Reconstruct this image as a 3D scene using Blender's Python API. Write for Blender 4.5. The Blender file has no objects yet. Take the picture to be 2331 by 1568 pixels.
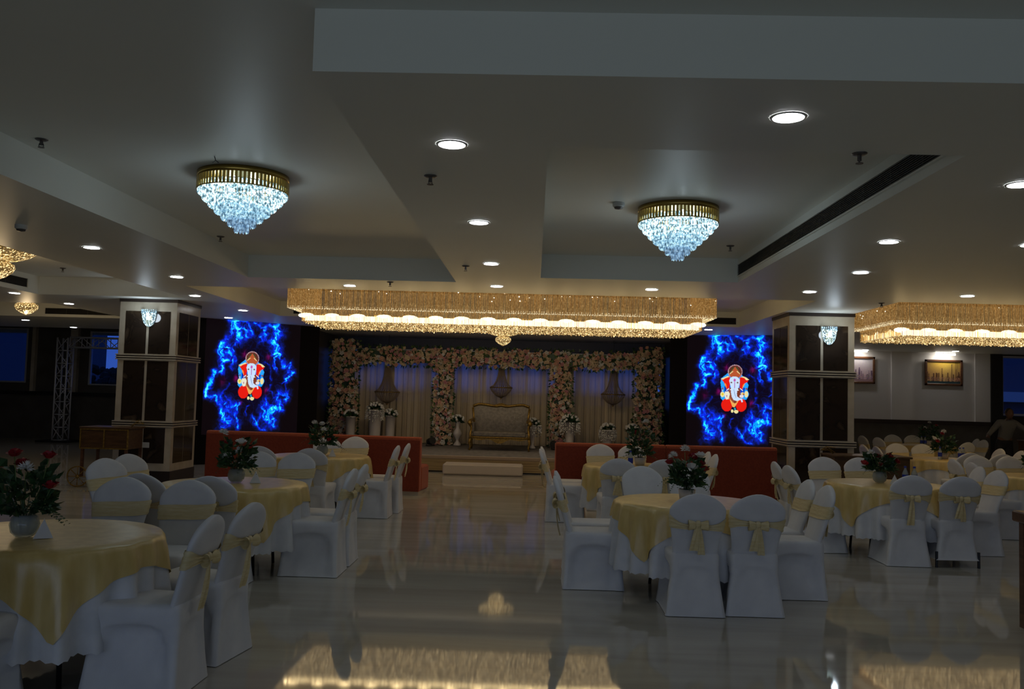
import bpy, math, random
import numpy as np
from mathutils import Vector, Matrix
PI = math.pi
R = math.radians
rnd = random.Random(7)
S = bpy.context.scene
C = S.collection

# ------------------------------------------------------------------ camera
FPX = 2000.0                      # focal length in pixels of a 2331 wide frame
cam_d = bpy.data.cameras.new('camera'); cam = bpy.data.objects.new('camera', cam_d); C.objects.link(cam)
cam_d.sensor_fit = 'HORIZONTAL'; cam_d.sensor_width = 36.0; cam_d.lens = FPX / 2331 * 36.0
cam_d.clip_start = 0.05; cam_d.clip_end = 300
fy = Vector((50, -118, -FPX)).normalized()
up = Vector((.0255, 1, 0)); up = (up - fy * up.dot(fy)).normalized()
rx = fy.cross(up)
cam.matrix_world = Matrix.Translation((0, 0, 1.62)) @ Matrix((rx, fy, up)).to_4x4()
S.camera = cam

# ------------------------------------------------------------------ world and light
world = bpy.data.worlds.new('dusk'); S.world = world; world.use_nodes = True
wn = world.node_tree; bg = wn.nodes['Background']
tc = wn.nodes.new('ShaderNodeTexCoord'); sep = wn.nodes.new('ShaderNodeSeparateXYZ'); rmp = wn.nodes.new('ShaderNodeValToRGB')
wn.links.new(tc.outputs['Generated'], sep.inputs[0]); wn.links.new(sep.outputs['Z'], rmp.inputs[0]); wn.links.new(rmp.outputs[0], bg.inputs[0])
rmp.color_ramp.elements[0].position = 0.0; rmp.color_ramp.elements[0].color = (.004, .010, .035, 1)
rmp.color_ramp.elements[1].position = .25; rmp.color_ramp.elements[1].color = (.030, .085, .36, 1)
e = rmp.color_ramp.elements.new(.012); e.color = (.048, .13, .52, 1)
bg.inputs[1].default_value = 1.0
S.view_settings.view_transform = 'Standard'; S.view_settings.look = 'None'
S.view_settings.exposure = 0.0; S.view_settings.gamma = 1.0; S.view_settings.use_curve_mapping = False
S.cycles.max_bounces = 5; S.cycles.diffuse_bounces = 3; S.cycles.glossy_bounces = 2; S.cycles.transmission_bounces = 3
S.cycles.transparent_max_bounces = 8; S.cycles.adaptive_threshold = .025; S.cycles.caustics_reflective = False; S.cycles.caustics_refractive = False
S.cycles.sample_clamp_indirect = 3.0

def area(name, loc, rot, sx, sy, power, col):
    l = bpy.data.lights.new(name, 'AREA'); l.shape = 'RECTANGLE'; l.size = sx; l.size_y = sy; l.energy = power; l.color = col
    o = bpy.data.objects.new(name, l); o.location = loc; o.rotation_euler = rot; C.objects.link(o); return o
def point(name, loc, power, col, r=.1):
    l = bpy.data.lights.new(name, 'POINT'); l.energy = power; l.color = col; l.shadow_soft_size = r
    o = bpy.data.objects.new(name, l); o.location = loc; C.objects.link(o); return o
# added area lamp: dusk daylight from an assumed, unseen glazed wall behind the photographer
area('assumed_rear_daylight', (-.5, -5.7, 1.65), (R(90), 0, 0), 14.0, 1.9, 66, (.72, .87, 1.0))

# ------------------------------------------------------------------ helpers
class MB:
    def __init__(s): s.v = []; s.f = []; s.sm = []
    def add(s, vs, fs, smooth=False):
        b = len(s.v); s.v += [tuple(p) for p in vs]
        for f in fs: s.f.append(tuple(i + b for i in f)); s.sm.append(smooth)
        return s
    def box(s, x0, x1, y0, y1, z0, z1):
        return s.add([(x0,y0,z0),(x1,y0,z0),(x1,y1,z0),(x0,y1,z0),(x0,y0,z1),(x1,y0,z1),(x1,y1,z1),(x0,y1,z1)],
              [(0,3,2,1),(4,5,6,7),(0,1,5,4),(1,2,6,5),(2,3,7,6),(3,0,4,7)])
    def rbox(s, x0, x1, y0, y1, z0, z1, b=.01):
        """box with chamfered edges"""
        vs = []; idx = {}
        for i, x in enumerate((x0, x1)):
            for j, y in enumerate((y0, y1)):
                for k, z in enumerate((z0, z1)):
                    sx, sy, sz = (b, -b)[i], (b, -b)[j], (b, -b)[k]
                    for ax, p in enumerate(((x, y+sy, z+sz), (x+sx, y, z+sz), (x+sx, y+sy, z))):
                        idx[(i,j,k,ax)] = len(vs); vs.append(p)
        g = lambda i,j,k,a: idx[(i,j,k,a)]
        fs = []
        for i in (0,1):
            q = [g(i,0,0,0), g(i,1,0,0), g(i,1,1,0), g(i,0,1,0)]; fs.append(q if i else q[::-1])
            q = [g(0,i,0,1), g(1,i,0,1), g(1,i,1,1), g(0,i,1,1)]; fs.append(q[::-1] if i else q)
            q = [g(0,0,i,2), g(1,0,i,2), g(1,1,i,2), g(0,1,i,2)]; fs.append(q if i else q[::-1])
        for a in (0,1):
            for c in (0,1):
                fs.append([g(0,a,c,1), g(1,a,c,1), g(1,a,c,2), g(0,a,c,2)])
                fs.append([g(a,0,c,0), g(a,1,c,0), g(a,1,c,2), g(a,0,c,2)])
                fs.append([g(a,c,0,0), g(a,c,1,0), g(a,c,1,1), g(a,c,0,1)])
        for i in (0,1):
            for j in (0,1):
                for k in (0,1): fs.append([g(i,j,k,0), g(i,j,k,1), g(i,j,k,2)])
        return s.add(vs, fs, False)
    def lathe(s, prof, c=(0,0,0), n=24, smooth=True, a0=0, a1=2*PI, sx=1, sy=1):
        full = abs(a1 - a0 - 2*PI) < 1e-6; m = n if full else n + 1
        vs = [(c[0] + r*sx*math.cos(a0+(a1-a0)*i/n), c[1] + r*sy*math.sin(a0+(a1-a0)*i/n), c[2] + z) for r, z in prof for i in range(m)]
        fs = []
        for k in range(len(prof)-1):
            for i in range(n):
                j = (i+1) % m
                fs.append((k*m+i, k*m+j, (k+1)*m+j, (k+1)*m+i))
        return s.add(vs, fs, smooth)
    def cyl(s, c, r, h, n=16, r2=None):
        r2 = r if r2 is None else r2
        return s.lathe([(0.0001,0),(r,0),(r2,h),(0.0001,h)], c, n, False)
    def sph(s, c, r, n=10, m=6, sz=1, sx=1, sy=1, smooth=True):
        return s.lathe([(max(1e-4, r*math.sin(PI*k/m)), -r*sz*math.cos(PI*k/m)) for k in range(m+1)], c, n, smooth, sx=sx, sy=sy)
    def tube(s, pts, r, n=6, smooth=True, closed=False):
        pts = [Vector(p) for p in pts]; rs = r if isinstance(r, (list, tuple)) else [r]*len(pts)
        vs = []; L = len(pts); u = None
        for i, p in enumerate(pts):
            if closed: t = pts[(i+1) % L] - pts[i-1]
            else: t = pts[min(i+1, L-1)] - pts[max(i-1, 0)]
            t = t.normalized() if t.length > 1e-9 else Vector((0,0,1))
            if u is None:
                u = t.cross(Vector((0,0,1)) if abs(t.z) < .9 else Vector((1,0,0))).normalized()
            u = (u - t*u.dot(t)); u = u.normalized() if u.length > 1e-6 else t.orthogonal().normalized()
            w = t.cross(u)
            for k in range(n):
                a = 2*PI*k/n; vs.append(p + (u*math.cos(a) + w*math.sin(a))*rs[i])
        fs = []
        for i in range(L if closed else L-1):
            i2 = (i+1) % L
            for k in range(n): fs.append((i*n+k, i*n+(k+1)%n, i2*n+(k+1)%n, i2*n+k))
        if not closed: fs += [tuple(range(n))[::-1], tuple((L-1)*n+k for k in range(n))]
        return s.add(vs, fs, smooth)
    def loft(s, rings, smooth=True, cap0=True, cap1=True):
        n = len(rings[0]); vs = [p for r in rings for p in r]; fs = []
        for i in range(len(rings)-1):
            for k in range(n): fs.append((i*n+k, i*n+(k+1)%n, (i+1)*n+(k+1)%n, (i+1)*n+k))
        if cap0: fs.append(tuple(range(n))[::-1])
        if cap1: fs.append(tuple((len(rings)-1)*n+k for k in range(n)))
        return s.add(vs, fs, smooth)
    def grid(s, P, nu, nv, smooth=True):
        vs = [P(i/nu, j/nv) for j in range(nv+1) for i in range(nu+1)]
        fs = [(j*(nu+1)+i, j*(nu+1)+i+1, (j+1)*(nu+1)+i+1, (j+1)*(nu+1)+i) for j in range(nv) for i in range(nu)]
        return s.add(vs, fs, smooth)
    def mesh(s, name):
        me = bpy.data.meshes.new(name); me.from_pydata(s.v, [], s.f)
        me.polygons.foreach_set('use_smooth', s.sm); me.update(); return me
    def build(s, name, m, parent=None, loc=None, rz=0):
        return obj(name, s.mesh(name), m, parent, loc, rz)

def obj(name, me, m=None, parent=None, loc=None, rz=0):
    o = bpy.data.objects.new(name, me); C.objects.link(o)
    if m is not None and len(me.materials) == 0: me.materials.append(m)
    if parent is not None: o.parent = parent
    if loc is not None: o.location = loc
    if rz: o.rotation_euler = (0, 0, rz)
    return o
def tag(o, label, cat, group=None, kind=None):
    o['label'] = label; o['category'] = cat
    if group: o['group'] = group
    if kind: o['kind'] = kind
    return o
def thing(name, label, cat, loc=(0,0,0), rz=0, group=None):
    o = bpy.data.objects.new(name, None); C.objects.link(o); o.empty_display_size = .1
    o.location = loc; o.rotation_euler = (0, 0, rz)
    return tag(o, label, cat, group)
def struct(o): o['kind'] = 'structure'; return o
def copy_tree(o, parent=None):
    c = o.copy(); C.objects.link(c)
    if parent is not None: c.parent = parent
    for ch in list(o.children): copy_tree(ch, c)
    return c

# ------------------------------------------------------------------ materials
def mat(name, col, rough=.5, metal=0, emit=None, es=1, spec=.5, trans=0, coat=0, sheen=0):
    m = bpy.data.materials.new(name); m.use_nodes = True
    b = m.node_tree.nodes['Principled BSDF']
    b.inputs['Base Color'].default_value = (*col, 1); b.inputs['Roughness'].default_value = rough
    b.inputs['Metallic'].default_value = metal; b.inputs['Specular IOR Level'].default_value = spec
    b.inputs['Transmission Weight'].default_value = trans; b.inputs['Coat Weight'].default_value = coat
    b.inputs['Sheen Weight'].default_value = sheen
    if emit: b.inputs['Emission Color'].default_value = (*emit, 1); b.inputs['Emission Strength'].default_value = es
    return m
def node(m, t, **kw):
    n = m.node_tree.nodes.new(t)
    for k, v in kw.items(): setattr(n, k, v)
    return n
def noise_mix(m, c1, c2, scale=(1,1,1), nscale=5, detail=6, p0=.35, p1=.65, dist=0, bump=0, stops=None):
    """base colour from a noise in object space, optional bump"""
    nt = m.node_tree; b = nt.nodes['Principled BSDF']
    tcn = node(m, 'ShaderNodeTexCoord'); mp = node(m, 'ShaderNodeMapping'); mp.inputs['Scale'].default_value = scale
    nz = node(m, 'ShaderNodeTexNoise'); nz.inputs['Scale'].default_value = nscale; nz.inputs['Detail'].default_value = detail
    nz.inputs['Distortion'].default_value = dist
    rp = node(m, 'ShaderNodeValToRGB'); el = rp.color_ramp.elements
    el[0].position = p0; el[0].color = (*c1, 1); el[1].position = p1; el[1].color = (*c2, 1)
    for p, c in (stops or []): q = el.new(p); q.color = (*c, 1)
    nt.links.new(tcn.outputs['Object'], mp.inputs[0]); nt.links.new(mp.outputs[0], nz.inputs[0])
    nt.links.new(nz.outputs[0], rp.inputs[0]); nt.links.new(rp.outputs[0], b.inputs['Base Color'])
    if bump:
        bp = node(m, 'ShaderNodeBump'); bp.inputs['Strength'].default_value = bump; bp.inputs['Distance'].default_value = .01
        nt.links.new(nz.outputs[0], bp.inputs['Height']); nt.links.new(bp.outputs[0], b.inputs['Normal'])
    return m
def attr_emit(name, strength=1.0, rough=.4):
    m = mat(name, (.004,.004,.004), .8, spec=.05); nt = m.node_tree; b = nt.nodes['Principled BSDF']
    a = node(m, 'ShaderNodeAttribute', attribute_name='Col')
    nt.links.new(a.outputs['Color'], b.inputs['Emission Color']); b.inputs['Emission Strength'].default_value = strength
    return m
def attr_base(name, rough=.5):
    m = mat(name, (.5,.5,.5), rough); nt = m.node_tree; b = nt.nodes['Principled BSDF']
    a = node(m, 'ShaderNodeAttribute', attribute_name='Col'); nt.links.new(a.outputs['Color'], b.inputs['Base Color'])
    return m
M = {}
M['ceiling'] = noise_mix(mat('white ceiling paint', (.8,.8,.76), .42, spec=.14), (.86,.87,.81), (.89,.90,.84), nscale=.6)
M['floor'] = mat('polished cream marble', (.5,.46,.4), .045, spec=.5)
noise_mix(M['floor'], (.43,.40,.34), (.56,.54,.47), scale=(.35,2.6,1), nscale=1.6, detail=9, p0=.28, p1=.72, dist=.4, stops=[(.5,(.50,.47,.405))])
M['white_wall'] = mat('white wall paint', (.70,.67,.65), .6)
M['dark_wall'] = noise_mix(mat('dark stone wall', (.04,.035,.03), .45), (.030,.027,.022), (.05,.045,.037), nscale=2)
M['navy'] = mat('dark navy wall', (.012,.022,.075), .5)
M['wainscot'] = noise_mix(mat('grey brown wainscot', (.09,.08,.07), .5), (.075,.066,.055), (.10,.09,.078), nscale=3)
M['black'] = mat('matt black', (.012,.011,.011), .5)
M['led_off'] = mat('dark led cabinet', (.008,.006,.006), .8, spec=.08)
M['cream_stone'] = noise_mix(mat('cream stone', (.5,.44,.34), .25), (.46,.40,.30), (.56,.50,.40), nscale=4)
M['brown_marble'] = mat('dark brown marble', (.03,.02,.015), .06, spec=.6)
noise_mix(M['brown_marble'], (.022,.015,.011), (.16,.11,.07), nscale=2.2, detail=10, p0=.60, p1=.80, dist=1.6, stops=[(.5,(.030,.020,.014))])
M['strip_dark'] = mat('dark inlay', (.03,.02,.017), .3)
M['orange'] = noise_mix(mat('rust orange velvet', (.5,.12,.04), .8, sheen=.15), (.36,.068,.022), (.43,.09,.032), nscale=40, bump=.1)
M['white_fabric'] = noise_mix(mat('white spandex', (.72,.72,.72), .75, sheen=.1), (.68,.68,.69), (.76,.76,.76), nscale=6, bump=.25)
M['cloth_white'] = noise_mix(mat('white satin cloth', (.72,.72,.72), .5), (.66,.67,.68), (.76,.76,.76), nscale=8)
M['yellow'] = noise_mix(mat('pale gold satin', (.75,.58,.25), .34, spec=.9), (.66,.47,.15), (.78,.58,.22), scale=(1,1,.3), nscale=14, bump=.15)
M['sash'] = noise_mix(mat('pale yellow sash', (.75,.62,.32), .5), (.72,.57,.27), (.80,.67,.38), scale=(1,1,6), nscale=12, bump=.3)
M['gold'] = mat('polished gold', (.55,.38,.10), .25, metal=1)
M['gold_paint'] = noise_mix(mat('carved gold frame', (.5,.34,.08), .4, metal=.6), (.20,.115,.018), (.36,.23,.05), nscale=30, bump=.5)
M['chrome'] = mat('chrome', (.6,.6,.6), .2, metal=1)
M['alu'] = mat('aluminium truss', (.62,.63,.67), .4, metal=.15)
M['darkmetal'] = mat('dark metal', (.02,.02,.022), .4, metal=.4)
M['wood'] = noise_mix(mat('dark wood', (.1,.04,.02), .35), (.07,.028,.012), (.14,.06,.028), scale=(1,1,6), nscale=6)
M['wood_mid'] = noise_mix(mat('brown varnished wood', (.22,.11,.04), .35), (.06,.028,.010), (.11,.055,.02), scale=(1,4,6), nscale=5)
M['pot'] = mat('white ceramic', (.65,.6,.56), .35)
M['glass'] = mat('clear glass', (.9,.95,.95), .03, trans=1)
M['leaf'] = noise_mix(mat('dark green leaf', (.02,.06,.02), .45), (.012,.04,.014), (.035,.10,.03), nscale=20)
M['leaf_light'] = noise_mix(mat('fresh green leaf', (.08,.16,.03), .5), (.05,.11,.02), (.14,.22,.05), nscale=10)
M['rose'] = mat('dark red rose', (.30,.006,.015), .5)
M['white_flower'] = mat('white petal', (.75,.73,.68), .6)
M['cream_flower'] = mat('cream petal', (.70,.55,.36), .6)
M['peach_flower'] = mat('peach petal', (.68,.38,.27), .6)
M['pink_flower'] = mat('pink petal', (.60,.28,.30), .6)
M['upholstery'] = noise_mix(mat('silver grey brocade', (.3,.27,.23), .45), (.12,.105,.082), (.20,.175,.14), nscale=18, bump=.3)
M['carpet'] = noise_mix(mat('grey stage carpet', (.2,.18,.16), .9), (.14,.125,.11), (.24,.22,.20), nscale=9, detail=8)
M['stage_skirt'] = noise_mix(mat('gold stage skirting', (.45,.33,.16), .6), (.36,.26,.12), (.50,.38,.20), scale=(.3,1,22), nscale=3)
M['stage_lip'] = mat('beige carpet edge', (.42,.33,.25), .8)
M['leather'] = mat('white leatherette', (.62,.55,.47), .45)
M['alu_frame'] = mat('window frame', (.5,.52,.58), .4, metal=.2)
M['lens'] = mat('downlight lens', (1,1,1), .3, emit=(.95,.97,1.0), es=24)
M['trim_white'] = mat('white plastic', (.6,.6,.58), .4)
M['sprinkler'] = mat('brushed steel', (.12,.11,.11), .35, metal=.5)
M['blue_cap'] = mat('blue label', (.01,.03,.35), .4)
M['bulb_warm'] = mat('warm bulb', (1,.9,.6), .4, emit=(1.0,.74,.36), es=12)
M['strip_warm'] = mat('warm light strip', (1,.9,.6), .4, emit=(1.0,.74,.36), es=5)
M['bulb_cool'] = mat('cool bulb', (1,1,1), .4, emit=(.72,.90,1.0), es=10)
M['sheer'] = mat('beige drape', (.62,.52,.36), .8)
M['vent'] = mat('dark vent blades', (.05,.045,.042), .5)
M['vent_box'] = mat('vent dark interior', (.01,.01,.01), .9)
M['cable'] = mat('black cable', (.01,.01,.01), .5)
M['skin'] = mat('brown skin', (.13,.065,.04), .55)
M['hair'] = mat('black hair', (.008,.007,.007), .5)
M['shirt'] = mat('white shirt', (.15,.15,.15), .8)
M['trouser'] = mat('dark trousers', (.015,.015,.018), .8)
M['painting'] = attr_base('oil painting', .35)
M['screen'] = attr_emit('lit led screen', 1.0)
M['tree'] = noise_mix(mat('dark tree foliage', (.01,.02,.012), .9), (.004,.008,.006), (.012,.022,.014), nscale=3)

def crystal(name, lo, hi, e_lo, e_hi, transp=.25, nscale=60, p0=.35, p1=.75):
    """lit cut crystal: partly see-through, glossy, lamplight on its facets painted in as an uneven noise glow"""
    m = bpy.data.materials.new(name); m.use_nodes = True; nt = m.node_tree; nt.nodes.clear()
    out = node(m, 'ShaderNodeOutputMaterial')
    tcn = node(m, 'ShaderNodeTexCoord'); nz = node(m, 'ShaderNodeTexNoise'); nz.inputs['Scale'].default_value = nscale; nz.inputs['Detail'].default_value = 2
    mr = node(m, 'ShaderNodeMapRange'); mr.inputs[1].default_value = p0; mr.inputs[2].default_value = p1
    mr.inputs[3].default_value = e_lo; mr.inputs[4].default_value = e_hi
    rp = node(m, 'ShaderNodeValToRGB'); rp.color_ramp.elements[0].color = (*lo, 1); rp.color_ramp.elements[1].color = (*hi, 1)
    rp.color_ramp.elements[0].position = p0; rp.color_ramp.elements[1].position = p1
    em = node(m, 'ShaderNodeEmission'); gl = node(m, 'ShaderNodeBsdfGlossy'); gl.inputs['Roughness'].default_value = .12
    gl.inputs['Color'].default_value = (*hi, 1)
    tr = node(m, 'ShaderNodeBsdfTransparent'); ad = node(m, 'ShaderNodeAddShader'); mx = node(m, 'ShaderNodeMixShader'); mx.inputs[0].default_value = transp
    mg = node(m, 'ShaderNodeMixShader'); mg.inputs[0].default_value = .35
    blk = node(m, 'ShaderNodeBsdfDiffuse'); blk.inputs[0].default_value = (.1,.1,.1,1)
    L = nt.links.new
    L(tcn.outputs['Object'], nz.inputs[0]); L(nz.outputs[0], mr.inputs[0]); L(nz.outputs[0], rp.inputs[0])
    L(rp.outputs[0], em.inputs[0]); L(mr.outputs[0], em.inputs[1])
    L(blk.outputs[0], mg.inputs[1]); L(gl.outputs[0], mg.inputs[2])
    L(em.outputs[0], ad.inputs[0]); L(mg.outputs[0], ad.inputs[1])
    L(ad.outputs[0], mx.inputs[1]); L(tr.outputs[0], mx.inputs[2]); L(mx.outputs[0], out.inputs[0])
    return m
M['amber_strand'] = crystal('amber crystal strands', (.50,.24,.05), (.95,.62,.24), .15, .50, .42, nscale=45, p0=.4, p1=.75)
M['amber_lit'] = crystal('lit amber crystal beads', (.50,.27,.06), (1,.82,.45), .10, 4.5, .15, nscale=35, p0=.50, p1=.76)
M['edge_bead'] = crystal('pale crystal beads', (.6,.45,.22), (1,.9,.65), .4, 1.4, .1, nscale=60)
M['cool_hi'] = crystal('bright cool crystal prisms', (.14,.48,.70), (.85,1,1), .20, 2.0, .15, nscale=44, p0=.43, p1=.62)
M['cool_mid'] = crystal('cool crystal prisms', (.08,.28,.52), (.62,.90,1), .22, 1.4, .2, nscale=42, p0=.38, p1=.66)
M['cool_lo'] = crystal('dim cool crystal prisms', (.07,.15,.30), (.45,.72,.95), .22, .95, .3, nscale=42, p0=.36, p1=.7)
M['glint'] = mat('crystal glint', (1,1,1), .2, emit=(1,.92,.75), es=5)

# ------------------------------------------------------------------ room shell
ZS, ZT = 3.09, 3.387                 # soffit and tray heights
struct(MB().box(-20, 16, -6, 26, -.1, 0).build('floor', M['floor']))
trays = [(-3.82,-1.06,-6,11.45), (-1.06,9,-6,3.95), (.045,2.48,5.12,10.85), (-5.12,4.0,12.6,17.4),
         (5.13,13.5,12.5,17.4), (-8.26,-5.79,6.5,14.3), (-13.5,-8.92,15.9,19.1), (-20,-7.6,22.8,25.6)]
xs = sorted({-20,16,*[t[0] for t in trays],*[t[1] for t in trays]}); ys = sorted({-6,26,*[t[2] for t in trays],*[t[3] for t in trays]})
def is_tray(x, y): return any(a < x < b and c < y < d for a, b, c, d in trays)
cb = MB()
for i in range(len(xs)-1):
    for j in range(len(ys)-1):
        x0,x1,y0,y1 = xs[i],xs[i+1],ys[j],ys[j+1]; mx, my = (x0+x1)/2, (y0+y1)/2
        T = is_tray(mx, my); z = ZT if T else ZS
        cb.add([(x0,y0,z),(x0,y1,z),(x1,y1,z),(x1,y0,z)], [(0,1,2,3)])
        if i < len(xs)-2:
            T2 = is_tray((xs[i+1]+xs[i+2])/2, my)
            if T != T2: cb.add([(x1,y0,ZS),(x1,y1,ZS),(x1,y1,ZT),(x1,y0,ZT)], [(0,1,2,3) if T else (3,2,1,0)])
        if j < len(ys)-2:
            T2 = is_tray(mx, (ys[j+1]+ys[j+2])/2)
            if T != T2: cb.add([(x0,y1,ZS),(x1,y1,ZS),(x1,y1,ZT),(x0,y1,ZT)], [(0,1,2,3) if T else (3,2,1,0)])
struct(cb.build('ceiling', M['ceiling']))
# rear wall behind the photographer (with an assumed glazed band), outer side walls
mb = MB(); mb.box(-20,16,-6.2,-6,0,.5); mb.box(-20,16,-6.2,-6,2.95,3.6); mb.box(-20,-9,-6.2,-6,.5,2.95); mb.box(5,16,-6.2,-6,.5,2.95)
struct(mb.build('wall_rear', M['white_wall']))
struct(MB().box(-20.2,-20,-6,26,0,3.6).build('wall_left', M['dark_wall']))
struct(MB().box(16,16.2,-6,26,0,3.6).build('wall_right', M['white_wall']))

def window(n, x0, x1, y, z0, z1, mull=(), glass='pane'):
    f = MB(); w = .05
    f.box(x0-w,x1+w,y-.05,y+.05,z0-w,z0); f.box(x0-w,x1+w,y-.05,y+.05,z1,z1+w); f.box(x0-w,x0,y-.05,y+.05,z0,z1); f.box(x1,x1+w,y-.05,y+.05,z0,z1)
    for q in mull: f.box(q-.03,q+.03,y-.05,y+.05,z0,z1)
    o = struct(f.build('window_%d' % n, M['alu_frame']))
    g = MB().box(x0,x1,y-.008,y+.008,z0,z1).build('pane', M[glass], o)
    return o
pm = bpy.data.materials.new('window glass'); pm.use_nodes = True; nt = pm.node_tree; nt.nodes.clear()
_o = nt.nodes.new('ShaderNodeOutputMaterial'); _t = nt.nodes.new('ShaderNodeBsdfTransparent'); _g = nt.nodes.new('ShaderNodeBsdfGlossy'); _x = nt.nodes.new('ShaderNodeMixShader'); _f = nt.nodes.new('ShaderNodeFresnel')
_t.inputs[0].default_value = (.75,.8,.9,1); _g.inputs['Roughness'].default_value = .02
nt.links.new(_f.outputs[0], _x.inputs[0]); nt.links.new(_t.outputs[0], _x.inputs[1]); nt.links.new(_g.outputs[0], _x.inputs[2]); nt.links.new(_x.outputs[0], _o.inputs[0])
M['pane'] = pm
pm2 = pm.copy(); [setattr(q.inputs[0], 'default_value', (.20,.24,.36,1)) for q in pm2.node_tree.nodes if q.type == 'BSDF_TRANSPARENT']; M['dark_pane'] = pm2

def wall_with_openings(name, y0, y1, x0, x1, z1, ops, m):
    """ops: list of (xa, xb, za, zb) holes"""
    mb = MB(); cur = x0
    for xa, xb, za, zb in sorted(ops):
        if xa > cur: mb.box(cur, xa, y0, y1, 0, z1)
        mb.box(xa, xb, y0, y1, 0, za); mb.box(xa, xb, y0, y1, zb, z1); cur = xb
    if cur < x1: mb.box(cur, x1, y0, y1, 0, z1)
    return struct(mb.build(name, m))
# far left wall with two windows, pilasters
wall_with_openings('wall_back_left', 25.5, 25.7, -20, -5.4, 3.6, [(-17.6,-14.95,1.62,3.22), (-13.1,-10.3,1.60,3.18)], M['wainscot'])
window(1, -17.5, -15.0, 25.55, 1.66, 3.18, (-16.25,)); window(2, -13.05, -10.35, 25.55, 1.64, 3.14, (-11.9,))
for i, (x, w) in enumerate(((-14.7,.10), (-13.5,.22))):
    struct(MB().box(x-w/2, x+w/2, 25.36, 25.5, 1.38, 3.387).build('trim_%d' % (i+1), M['cream_stone']))
struct(MB().box(-20,-5.4,25.4,25.5,1.28,1.38).build('trim_3', M['black']))
# stage back wall : wide window band
wall_with_openings('wall_stage', 23.5, 23.7, -5.6, 3.6, 3.6, [(-5.2,-2.45,1.36,2.79), (-2.2,.75,1.36,2.79), (1.0,3.4,1.36,2.79)], M['navy'])
window(3, -5.15, -2.5, 23.55, 1.41, 2.74, (-3.8,), 'pane'); window(4, -2.15, .7, 23.55, 1.41, 2.74, (-.7,), 'pane'); window(5, 1.05, 3.35, 23.55, 1.41, 2.74, (2.2,), 'pane')
struct(MB().box(-5.5,-5.3,20.3,25.5,0,3.2).build('wall_stage_left', M['dark_wall']))
struct(MB().box(3.45,3.6,20.1,24.2,0,3.2).build('wall_stage_right', M['dark_wall']))
# far right wall
mb = MB(); mb.box(3.6, 12.25, 24.0, 24.2, 1.25, 3.6); mb.box(9.62, 10.15, 23.93, 24.0, 1.25, 3.6); mb.box(11.85,12.25,23.95,24.0,1.25,3.6)
struct(mb.build('wall_back_right', M['white_wall']))
struct(MB().box(3.6, 16, 23.96, 24.2, 0, 1.15).build('wall_wainscot_right', M['wainscot']))
struct(MB().box(3.6, 12.3, 23.90, 24.05, 1.15, 1.26).build('trim_4', M['strip_dark']))
mb = MB(); mb.box(12.25, 12.56, 23.9, 24.2, 0, 3.6); mb.box(12.56,16,24.0,24.2,1.15,1.44); mb.box(12.56,16,24.0,24.2,3.05,3.6)
struct(mb.build('trim_5', M['black']))
window(6, 12.62, 15.9, 24.05, 1.5, 3.0, (14.2,))
# assumed glazed band behind the photographer, unseen, goes with the added daylight lamp
window(7, -8.9, 4.9, -6.1, .6, 2.85, (-6.2,-3.4,-.6,2.2))
# trees and a building outside, seen dimly through the left window
def tree(x, y, h, r, label):
    t = thing('tree', label, 'tree', (x, y, 0), 0, 'trees outside the left windows')
    MB().cyl((0,0,-2), .15, h+1, 8).build('trunk', M['wood'], t)
    f = MB()
    for k in range(60):
        a, b = rnd.uniform(0, 2*PI), rnd.uniform(-.9, .9); q = r*rnd.uniform(.3, 1)
        f.sph((q*math.cos(a), q*math.sin(a), h + b*r*.6), r*rnd.uniform(.12,.3), 6, 4, smooth=False)
    f.build('crown', M['tree'], t)
tree(-16.5, 34, 1.75, .95, 'dark tree silhouette low in the window between truss and left marble pillar')
def outside_building(x0, x1, y, h, label, band=None):
    t = thing('building', label, 'building', ((x0+x1)/2, y, 0), 0)
    w = (x1-x0)/2
    MB().box(-w,w,0,8,-3,h).build('wall', M['navy_wall'], t)
    if band: MB().box(-w-.2,w+.2,-.8,0,*band).build('balcony_parapet', M['pot'], t)
M['navy_wall'] = mat('night facade', (.10,.12,.16), .9)
outside_building(-46, -23.7, 40, 12, 'dark neighbouring building filling the far left window and half of the next')
outside_building(17.5, 36, 40, 10, 'dark building with pale balcony outside the far right window', (1.94,2.38))

# ------------------------------------------------------------------ pillars
def pillar(x0, x1, y0, y1, label):
    t = thing('marble_pillar', label, 'pillar', ((x0+x1)/2, (y0+y1)/2, 0))
    hx, hy = (x1-x0)/2, (y1-y0)/2
    MB().box(-hx,hx,-hy,hy,0,ZS).build('stone_shaft', M['cream_stone'], t)
    MB().box(-hx-.012,hx+.012,-hy-.012,hy+.012,0,.2).build('skirting', M['strip_dark'], t)
    MB().box(-hx-.012,hx+.012,-hy-.012,hy+.012,ZS-.055,ZS-.001).build('top_band', M['strip_dark'], t)
    for zb in (2.055, .935):
        for k, m in enumerate(('cream_stone','strip_dark','cream_stone','strip_dark','cream_stone')):
            p = .03 if m == 'cream_stone' else .018
            MB().box(-hx-p,hx+p,-hy-p,hy+p, zb+k*.019, zb+(k+1)*.019).build('moulding', M[m], t)
    rows = ((.33,.92),(1.04,2.04),(2.16,2.88))
    e, dv = .105, .022
    for za, zb in rows:
        for a, b in ((-hx+e, -dv), (dv, hx-e)):
            MB().box(a, b, -hy-.006, -hy+.01, za, zb).build('marble_panel', M['brown_marble'], t)
        for a, b in ((-hy+e, -.012), (.012, hy-e)):
            MB().box(hx-.01, hx+.006, a, b, za, zb).build('marble_panel', M['brown_marble'], t)
            MB().box(-hx-.006, -hx+.01, a, b, za, zb).build('marble_panel', M['brown_marble'], t)
    return t
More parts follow.
